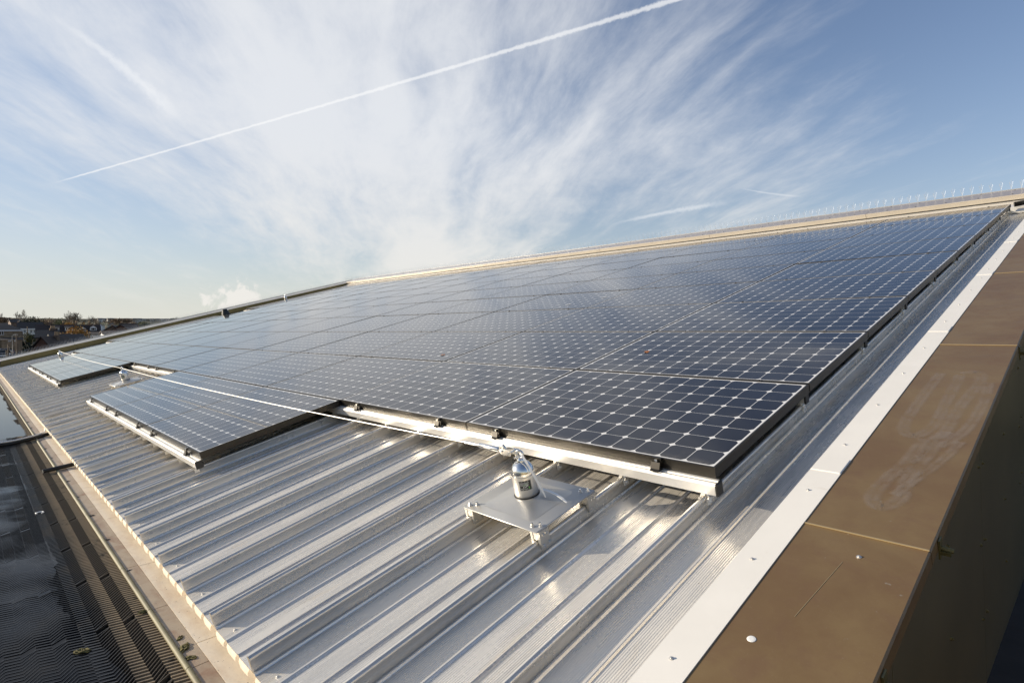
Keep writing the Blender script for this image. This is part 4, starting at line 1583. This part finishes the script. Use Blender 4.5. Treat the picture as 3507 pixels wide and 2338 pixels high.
house('terrace_house', 'dark roofed terrace with white dormer windows and chimneys behind the golden bush', 128, 345, 205, 1113, 1146, 'tile_roof', 'brown_brick', 9, 0,
      trim='gable', chimneys=[(170, 9, 1102, 3), (217, 5, 1104, 2), (263, 5, 1104, 2), (308, 5, 1104, 2)],
      dormers=[(183, 203, 1122, 1133, False), (223, 250, 1122, 1133, False), (275, 296, 1120, 1135, True), (310, 334, 1115, 1133, True)])
house('brick_house', 'buff brick house with a dark hipped roof beside the parked cars', -30, 76, 232, 1110, 1130, 'slate_roof', 'buff_brick', 11, 0, hip=True, trim='yes',
      windows=[(27, 37, 1163, 1168), (47, 54, 1163, 1168), (-2, 13, 1133, 1146)])
m_ = at_dist(42, 1158, 231.4)
house('white_house', 'house with a long dark roof and white walls behind the telegraph poles', 62, 146, 262, 1104, 1125, 'slate_roof', 'white_render', 9, 0, trim='yes',
      windows=[(80, 89, 1129, 1139), (103, 111, 1129, 1140), (115, 124, 1129, 1140)], chimneys=[(63, 5, 1104, 1)])
house('far_roof_house', 'dark roofed house at the left edge behind the hipped brick house', -40, 25, 290, 1107, 1118, 'slate_roof', 'brown_brick', 9, 0)
house('gabled_house', 'near house with a brick gable and pale coping line, tall chimney stack on top', 98, 186, 130, 1155, 1206, 'tile_roof', 'red_brick', 9, radians(-24), side=True,
      chimneys=[(150, 14, 1148, 3)])
house('stack_house', 'dark house with a broad many-potted chimney stack in front of the terrace', 122, 190, 165, 1133, 1156, 'slate_roof', 'brown_brick', 8, radians(-8), chimneys=[(168, 17, 1134, 5), (171, 15, 1124, 4)])
house('low_dark_house', 'low dark roofed house right below the golden bush', 186, 296, 140, 1148, 1172, 'slate_roof', 'brown_brick', 8, radians(10), chimneys=[(222, 5, 1150, 1), (262, 6, 1152, 1)])
house('white_porch_house', 'white fronted low building below the gabled dormer', 268, 345, 188, 1140, 1146, 'tile_roof', 'white_render', 6, 0, windows=[(322, 334, 1147, 1153)])
house('right_gable_house', 'dark house with a brown gable and twin chimneys right of the dormer terrace', 352, 420, 225, 1116, 1134, 'slate_roof', 'brown_brick', 9, radians(-20), side=True, chimneys=[(363, 4, 1118, 2), (371, 4, 1118, 2)])
house('slope_roof_house', 'red brown gabled house in front of the red tree', 376, 452, 190, 1113, 1136, 'tile_roof', 'red_brick', 9, radians(-22), side=True)
house('pale_low_house', 'long dark roof with a pale wall just above the end wall spikes', 356, 440, 175, 1136, 1145, 'tile_roof', 'white_render', 8, radians(6))
house('ridge_house', 'brown roofed house with four chimney pots beside the red tree', 412, 470, 240, 1108, 1128, 'tile_roof', 'brown_brick', 9, 0, chimneys=[(418, 7, 1104, 3), (458, 9, 1106, 4)])
house('bungalow', 'small dark bungalow with a pale gable right of the bare tree', 332, 360, 330, 1106, 1114, 'slate_roof', 'white_render', 8, radians(20), hip=True)
house('bungalow', 'small dark bungalow left of the red tree beyond the terrace', 368, 396, 330, 1105, 1114, 'slate_roof', 'cream_render', 8, 0, hip=True)
house('woodside_house', 'dark house half hidden in the trees on the left hill', 38, 72, 420, 1094, 1104, 'slate_roof', 'brown_brick', 8, radians(10), windows=[(66, 70, 1097, 1101)])
# lower extension of the brick house
ext = empty('brick_annexe', 'single storey buff brick annexe in front of the hipped brick house', 'house', None, at_dist(40, 1135, 226), (0, 0, -atan2(at_dist(40, 1135, 226).x - CAM.x, at_dist(40, 1135, 226).y - CAM.y)))
ext.location.z = gx(ext.location.x, ext.location.y)
e_w = (at_dist(76, 1135, 226) - at_dist(5, 1135, 226)).length
z_t = zpx(1163, 226) - ext.location.z; z_r = zpx(1155, 226) - ext.location.z
m = MB(); m.box(-e_w / 2, e_w / 2, 0, 5, -2, z_t); m.build('wall', ['buff_brick'], ext)
m = MB(); m.prism([(-.4, z_t), (5, z_t), (5, z_r)], -e_w / 2 - .3, e_w / 2 + .3, 0, None, 'x'); m.build('roof', ['slate_roof'], ext)
for a_, b_ in ((27, 37), (48, 55)):
    x0, x1 = (a_ - 40) / 71 * e_w, (b_ - 40) / 71 * e_w
    m = MB(); zz0, zz1 = zpx(1168.5, 226) - ext.location.z, zpx(1163.6, 226) - ext.location.z
    m.box(x0, x1, -.08, -.01, zz0, zz1); wo_ = m.build('window', ['white_upvc'], ext)
    m = MB(); m.box(x0 + .12, (x0 + x1) / 2 - .06, -.10, -.082, zz0 + .1, zz1 - .1); m.box((x0 + x1) / 2 + .06, x1 - .12, -.10, -.082, zz0 + .1, zz1 - .1); m.build('pane', ['dark_glass'], wo_)

# distant pale houses strung along the skyline
rr = random.Random(21)
for k in range(24):
    px = 322 + k * 12.2 + rr.uniform(-3, 3)
    dist = rr.choice([1150, 1350, 1600, 1900])
    c = at_dist(px, 1135, dist)
    wdt = rr.uniform(7, 11)
    r = empty('skyline_house', 'tiny pale house in the distant row along the skyline', 'house', 'distant pale houses along the skyline', (c.x, c.y, gx(c.x, c.y)), (0, 0, -atan2(c.x - CAM.x, c.y - CAM.y) + rr.uniform(-.4, .4)))
    m = MB(); m.box(-wdt / 2, wdt / 2, 0, 7, -3, 4.4); m.build('wall', [rr.choice(['white_render', 'white_render', 'cream_render'])], r)
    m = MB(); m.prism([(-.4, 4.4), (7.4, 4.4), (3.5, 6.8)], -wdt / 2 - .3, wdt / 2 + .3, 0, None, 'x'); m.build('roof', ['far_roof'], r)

# ------------------------------------------------------------------ trees
def bare_tree(seed, H, spread=.5, levels=5):
    """leafless tree: tapering trunk, limbs and ever finer twigs"""
    r = random.Random(seed)
    tk, tw = MB(), MB()

    def grow(p, d_, ln, rad, lv):
        pts = [p]
        q = p.copy(); dd = d_.copy()
        seg = 3
        for _ in range(seg):
            dd = (dd + Vector((r.gauss(0, .12), r.gauss(0, .12), r.gauss(.03, .08)))).normalized()
            q = q + dd * ln / seg
            pts.append(q.copy())
        (tk if lv < 2 else tw).tube(pts, rad, 6 if lv < 2 else 3, 0, lv >= levels, r1=rad * .7)
        if lv >= levels: return
        nb = r.choice([3, 4]) if lv < 3 else 3
        for k in range(nb):
            t = r.uniform(.45, 1.0) if k else 1.0
            b = pts[min(seg, max(1, round(t * seg)))]
            az = r.uniform(0, 2 * pi)
            side = Vector((cos(az), sin(az), 0))
            nd = (dd * (1 - spread * .55) + side * spread * r.uniform(.6, 1.1) + Vector((0, 0, .12))).normalized()
            grow(b, nd, ln * r.uniform(.58, .78), rad * .66, lv + 1)
    grow(Vector((0, 0, 0)), Vector((0, 0, 1)), H * .30, H * .022, 0)
    return tk, tw


def leaf_cloud(seed, W, Hc, z0, n, size, cone=False, droop=0.0):
    """crown of many leaf-clump faces scattered through an uneven volume"""
    r = random.Random(seed)
    lobes = []
    for _ in range(9):
        a = r.uniform(0, 2 * pi); rad = r.uniform(.1, .55)
        lobes.append((Vector((cos(a) * rad * W / 2, sin(a) * rad * W / 2, z0 + Hc * r.uniform(.25, .8))), r.uniform(.28, .46)))
    m = MB()
    for _ in range(n):
        if cone:
            t = r.random() ** 1.3
            a = r.uniform(0, 2 * pi)
            rad = W / 2 * (1 - t) * (.55 + .45 * r.random()) * (1 + .25 * sin(5 * a + 9 * t))
            p = Vector((cos(a) * rad, sin(a) * rad, z0 + Hc * t))
        else:
            c, s_ = r.choice(lobes)
            v = Vector((r.gauss(0, 1), r.gauss(0, 1), r.gauss(0, 1))).normalized() * (r.random() ** .33)
            p = c + Vector((v.x * s_ * W, v.y * s_ * W, v.z * s_ * Hc * .8))
        e = Euler((r.uniform(0, pi), r.uniform(0, pi), r.uniform(0, pi))).to_matrix()
        k = size * r.uniform(.6, 1.4)
        m.add([p + e @ Vector(q) for q in ((-k, -k * .6, 0), (k, -k * .4, 0), (k * .7, k * .6, 0), (-k * .6, k * .7, 0))], [(0, 1, 2, 3)])
    return m


def tree(name, label, px, dist, y_top, wpx, mt, seed, kind='leafy', base_py=None, group=None, n=2600):
    c = at_dist(px, 1135, dist)
    g = gx(c.x, c.y)
    H = zpx(y_top, dist) - g
    W = wpx / FPX * dist * 1.05
    root = empty(name, label, 'tree' if name != 'bush' else 'bush', group, (c.x, c.y, g), (0, 0, random.uniform(0, 6)))
    if kind == 'bare':
        tk, tw = bare_tree(seed, H, .55 if W > .6 * H else .42)
        zs = max(v[2] for v in tw.v); ws = max(max(abs(v[0]), abs(v[1])) for v in tw.v)
        f = H / zs; fw = W / 2 / ws
        for mb in (tk, tw): mb.v = [(v[0] * fw, v[1] * fw, v[2] * f) for v in mb.v]
        tk.build('trunk', ['bark'], root, 60); tw.build('crown', ['bare_twig'], root)
    else:
        t = MB(); t.tube([(0, 0, -1), (.1, 0, H * .3), (0, .1, H * .75)], H * .03, 7, 0, True, r1=H * .008)
        for k in range(5):
            a = k * 1.3
            t.tube([(0, 0, H * .3), (cos(a) * W * .12, sin(a) * W * .12, H * .5), (cos(a) * W * .25, sin(a) * W * .25, H * .68)], H * .012, 5, 0, True, r1=H * .004)
        t.build('trunk', ['bark'], root, 60)
        z0 = H * (.05 if kind in ('bush', 'conifer') else .22)
        leaf_cloud(seed, W, H - z0, z0, n, max(.10, W * (.030 if kind == 'bush' else .021)), kind == 'conifer').build('crown', [mt], root)
    return root


tree('bare_tree', 'left one of the two round bare trees on the hill', 61, 600, 1064.5, 26, None, 1, 'bare')
tree('bare_tree', 'taller right one of the two round bare trees on the hill', 90, 590, 1058.5, 28, None, 2, 'bare')
tree('bare_tree', 'bare tree cut off by the left edge of the picture', -2, 520, 1072, 30, None, 3, 'bare')
tree('bare_tree', 'big wide bare tree behind the dormer terrace', 272, 300, 1060, 76, None, 4, 'bare')
tree('bare_tree', 'smaller bare tree leaning right of the big wide one', 318, 310, 1077, 40, None, 6, 'bare')
tree('conifer_tree', 'broad dark evergreen behind the long roofed white house', 112, 300, 1086, 62, 'leaf_dark', 11, 'leafy', n=3200)
tree('evergreen_tree', 'dark green rounded evergreen beside the brown tree', 212, 285, 1083, 38, 'leaf_green', 12, 'leafy', n=2600)
tree('brown_tree', 'brown leaved tree right of the rounded evergreen', 243, 295, 1080, 34, 'leaf_brown', 13, 'leafy', n=1500)
tree('golden_tree', 'pale gold foliage behind the terrace chimneys left of the big bare tree', 240, 268, 1101, 40, 'leaf_gold', 14, 'leafy')
tree('golden_tree', 'gold foliage under the big bare tree', 300, 268, 1102, 46, 'leaf_gold', 15, 'leafy', n=1800)
tree('bush', 'large golden autumn bush in front of the dormers', 258, 172, 1128, 62, 'leaf_gold', 16, 'bush', n=5500)
tree('bush', 'olive brown bush by the telegraph pole in front of the white house', 104, 245, 1141, 34, 'leaf_olive', 17, 'bush')
tree('bush', 'dark hedge bush by the white porch', 292, 150, 1150, 40, 'leaf_dark', 18, 'bush')
tree('red_tree', 'red leaved tree among the roofs at the right', 452, 300, 1102, 30, 'leaf_red', 19, 'leafy')
tree('green_tree', 'bright green bush tree among the roofs left of the field', 438, 205, 1118, 34, 'leaf_green', 20, 'leafy')
tree('brown_tree', 'russet tree in the middle distance beyond the bungalows', 415, 520, 1090, 62, 'leaf_brown', 22, 'leafy', n=1800)
tree('brown_tree', 'dull brown tree on the left hill below the bare trees', 20, 480, 1085, 60, 'leaf_brown', 23, 'leafy', n=1800)
tree('brown_tree', 'brown scrubby tree right of the dark evergreen', 150, 420, 1096, 40, 'leaf_brown', 24, 'leafy')
tree('bush', 'dark green bush at the left edge below the brick house', 4, 240, 1163, 30, 'leaf_dark', 25, 'bush')
tree('bush', 'dark bush beside the telegraph pole at the road', 88, 228, 1171, 24, 'leaf_dark', 26, 'bush')
tree('bush', 'dark clump of shrubs in front of the near brick gable', 96, 150, 1182, 26, 'leaf_dark', 27, 'bush')
tree('olive_tree', 'olive green tree at the edge of the green field', 490, 430, 1097, 40, 'leaf_olive', 28, 'leafy')
tree('dark_tree', 'dark round tree on the skyline near the end wall, left one', 590, 700, 1085, 20, 'leaf_dark', 29, 'leafy')
tree('dark_tree', 'dark round tree on the skyline near the end wall, right one', 607, 690, 1084.5, 12, 'leaf_dark', 30, 'leafy')
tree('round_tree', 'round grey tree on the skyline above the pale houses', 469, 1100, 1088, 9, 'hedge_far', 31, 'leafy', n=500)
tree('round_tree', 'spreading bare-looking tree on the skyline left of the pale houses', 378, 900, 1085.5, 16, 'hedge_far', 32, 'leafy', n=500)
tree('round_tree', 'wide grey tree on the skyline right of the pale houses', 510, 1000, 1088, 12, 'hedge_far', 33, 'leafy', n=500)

# field hedges and far woods that read as one mass
def wood(name, label, r0, r1, n, mt, smin, smax, seed, azr=(-100, -58), zs=.8, kk=110):
    r = random.Random(seed)
    m = MB()
    for _ in range(n):
        a = radians(r.uniform(*azr)); dd = r.uniform(r0, r1)
        x, y = CAM.x + dd * sin(a), CAM.y + dd * cos(a)
        z = gz(dd)
        s_ = r.uniform(smin, smax)
        for k in range(kk):
            v = Vector((max(-1, min(1, r.gauss(0, .5))), max(-1, min(1, r.gauss(0, .5))), min(.85, abs(r.gauss(.35, .27))) * zs))
            p = Vector((x, y, z)) + v * s_
            q = s_ * r.uniform(.03, .07) * (60 / kk) ** .4
            e = Euler((r.uniform(0, 3), r.uniform(0, 3), r.uniform(0, 3))).to_matrix()
            m.add([p + e @ Vector(c) for c in ((-q, -q * .6, 0), (q, -q * .4, 0), (q * .7, q * .6, 0), (-q * .6, q * .7, 0))], [(0, 1, 2, 3)])
    o = m.build(name, [mt])
    tag(o, label, 'wood', None, 'stuff')


wood('near_scrub', 'brown scrub and garden trees between the houses and the fields', 320, 470, 260, 'leaf_brown', 2.5, 5.5, 40)
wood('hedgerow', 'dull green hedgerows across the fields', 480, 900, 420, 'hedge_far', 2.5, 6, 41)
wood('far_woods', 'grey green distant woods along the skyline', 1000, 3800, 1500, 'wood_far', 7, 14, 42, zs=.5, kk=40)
wood('hill_wood', 'brown wood on the hill at the left', 470, 620, 220, 'leaf_brown', 5, 9, 43, (-92, -84.8))
wood('garden_shrubs', 'dark garden shrubs between the near houses', 120, 200, 110, 'leaf_dark', 1.5, 3.5, 44, (-88, -74))

# ------------------------------------------------------------------ telegraph poles and wires
POLES = [(76, 236, 1128, 'tall brown telegraph pole at the corner of the brick house'), (94, 250, 1117, 'dark telegraph pole in front of the white house'),
         (56, 205, 1145, 'short telegraph pole in front of the brick annexe'), (27, 165, 1178, 'nearest telegraph pole beside the white car'), (21, 150, 1196, 'thin brown post left of the nearest telegraph pole')]
tops = []
for px, dist, yt, lab in POLES:
    c = at_dist(px, 1135, dist); g = gx(c.x, c.y); H = zpx(yt, dist) - g
    root = empty('telegraph_pole', lab, 'pole', 'telegraph poles along the street', (c.x, c.y, g))
    m = MB(); m.tube([(0, 0, -1), (0, 0, H)], .17, 8, 0, True, r1=.12); m.build('shaft', ['timber_pole'], root, 60)
    m = MB(); m.box(-.5, .5, -.05, .05, H - .5, H - .38); m.box(-.4, .4, -.05, .05, H - 1.1, H - 1.0); m.build('crossarm', ['timber_pole'], root)
    tops.append(Vector((c.x, c.y, g + H - .3)))
hs = [at_dist(115, 1160, 150), at_dist(92, 1210, 120), at_dist(-10, 1190, 150)]
wires = [(tops[0], hs[0], 'wire from the tall pole down to the near brick gable'), (tops[0], tops[2], 'wires from the tall pole to the short pole'), (tops[2], tops[3], 'wires from the short pole to the nearest pole'),
         (tops[3], hs[1], 'wire from the nearest pole towards the bird spikes'), (tops[3], hs[2], 'wire from the nearest pole to the left edge')]
for a, b, lab in wires:
    m = MB(); m.tube(span(a, b, (a - b).length * .04, 10), .022, 4)
    tag(m.build('overhead_wire', ['timber_pole']), lab, 'wire', 'overhead wires along the street')
# street lamp
c = at_dist(41, 1135, 215); g = gx(c.x, c.y); H = zpx(1146, 215) - g
lampr = empty('street_lamp', 'thin grey street lamp in front of the brick annexe', 'street lamp', None, (c.x, c.y, g))
m = MB(); m.tube([(0, 0, -1), (0, 0, H - .3), (.3, .3, H), (1.0, 1.0, H + .1)], .07, 6); m.build('post', ['galvanised'], lampr, 60)
m = MB(); m.cbox(.8, 1.5, .8, 1.2, H, H + .15, .03); m.build('lamp_head', ['lamp_glass'], lampr)

# ------------------------------------------------------------------ parked cars
def car(label, px, dist, yaw, body, grp='cars parked by the street'):
    c = at_dist(px, 1135, dist)
    root = empty('parked_car', label, 'car', grp, (c.x, c.y, gx(c.x, c.y) + .12), (0, 0, -atan2(c.x - CAM.x, c.y - CAM.y) + yaw))
    m = MB()      # length along y
    prof = [(-2.1, .35), (2.1, .35), (2.15, .60), (2.05, .82), (1.15, .95), (-1.75, 1.0), (-2.1, .9), (-2.15, .6)]
    m.prism(prof, -.86, .86, 0, None, 'x')
    m.add([(-.70, .55, 1.42), (.70, .55, 1.42), (.70, -1.25, 1.45), (-.70, -1.25, 1.45), (-.74, .5, 1.36), (.74, .5, 1.36), (.74, -1.3, 1.39), (-.74, -1.3, 1.39)], [(0, 3, 2, 1)[::-1], (0, 1, 5, 4), (1, 2, 6, 5), (2, 3, 7, 6), (3, 0, 4, 7)])
    m.build('body', [body], root, 30)
    m = MB()
    m.add([(-.80, 1.15, .95), (.80, 1.15, .95), (.80, -1.80, .99), (-.80, -1.80, .99), (-.69, .52, 1.40), (.69, .52, 1.40), (.69, -1.28, 1.43), (-.69, -1.28, 1.43)],
          [(0, 1, 5, 4), (1, 2, 6, 5), (2, 3, 7, 6), (3, 0, 4, 7)])
    m.build('windows', ['dark_glass'], root)
    for sx in (-1, 1):
        for yy in (-1.3, 1.35):
            m = MB(); M = Matrix.Translation((sx * .80, yy, .33)) @ Matrix.Rotation(pi / 2, 4, 'Y')
            m.lathe([(.31, -.1), (.33, -.07), (.33, .07), (.31, .1)], 14, M); m.build('wheel', ['tyre'], root, 40)
        m = MB(); m.box(sx * .62 - .18, sx * .62 + .18, 2.02, 2.14, .64, .78); m.build('headlight', ['lamp_glass'], root)
        m = MB(); m.box(sx * .70 - .12, sx * .70 + .12, -2.17, -2.06, .70, .90); m.build('tail_light', ['tail_red'], root)


car('white hatchback seen from behind beside the nearest telegraph pole', 40.5, 200, 0, 'car_white')
car('pale car lowest of the parked row at the left edge', 3, 192, radians(75), 'car_white')
car('silver car second lowest of the parked row at the left edge', 6, 206, radians(75), 'car_silver')
car('dark car in the middle of the parked row at the left edge', 10, 216, radians(75), 'car_dark')
car('pale grey car fourth up in the parked row at the left edge', 15, 224, radians(75), 'car_silver')
car('farthest white car of the parked row by the left edge', 20, 232, radians(75), 'car_white')
car('car with a bright front at the road corner by the near gable', 98, 215, radians(160), 'car_white')

print('objects', len(bpy.data.objects))
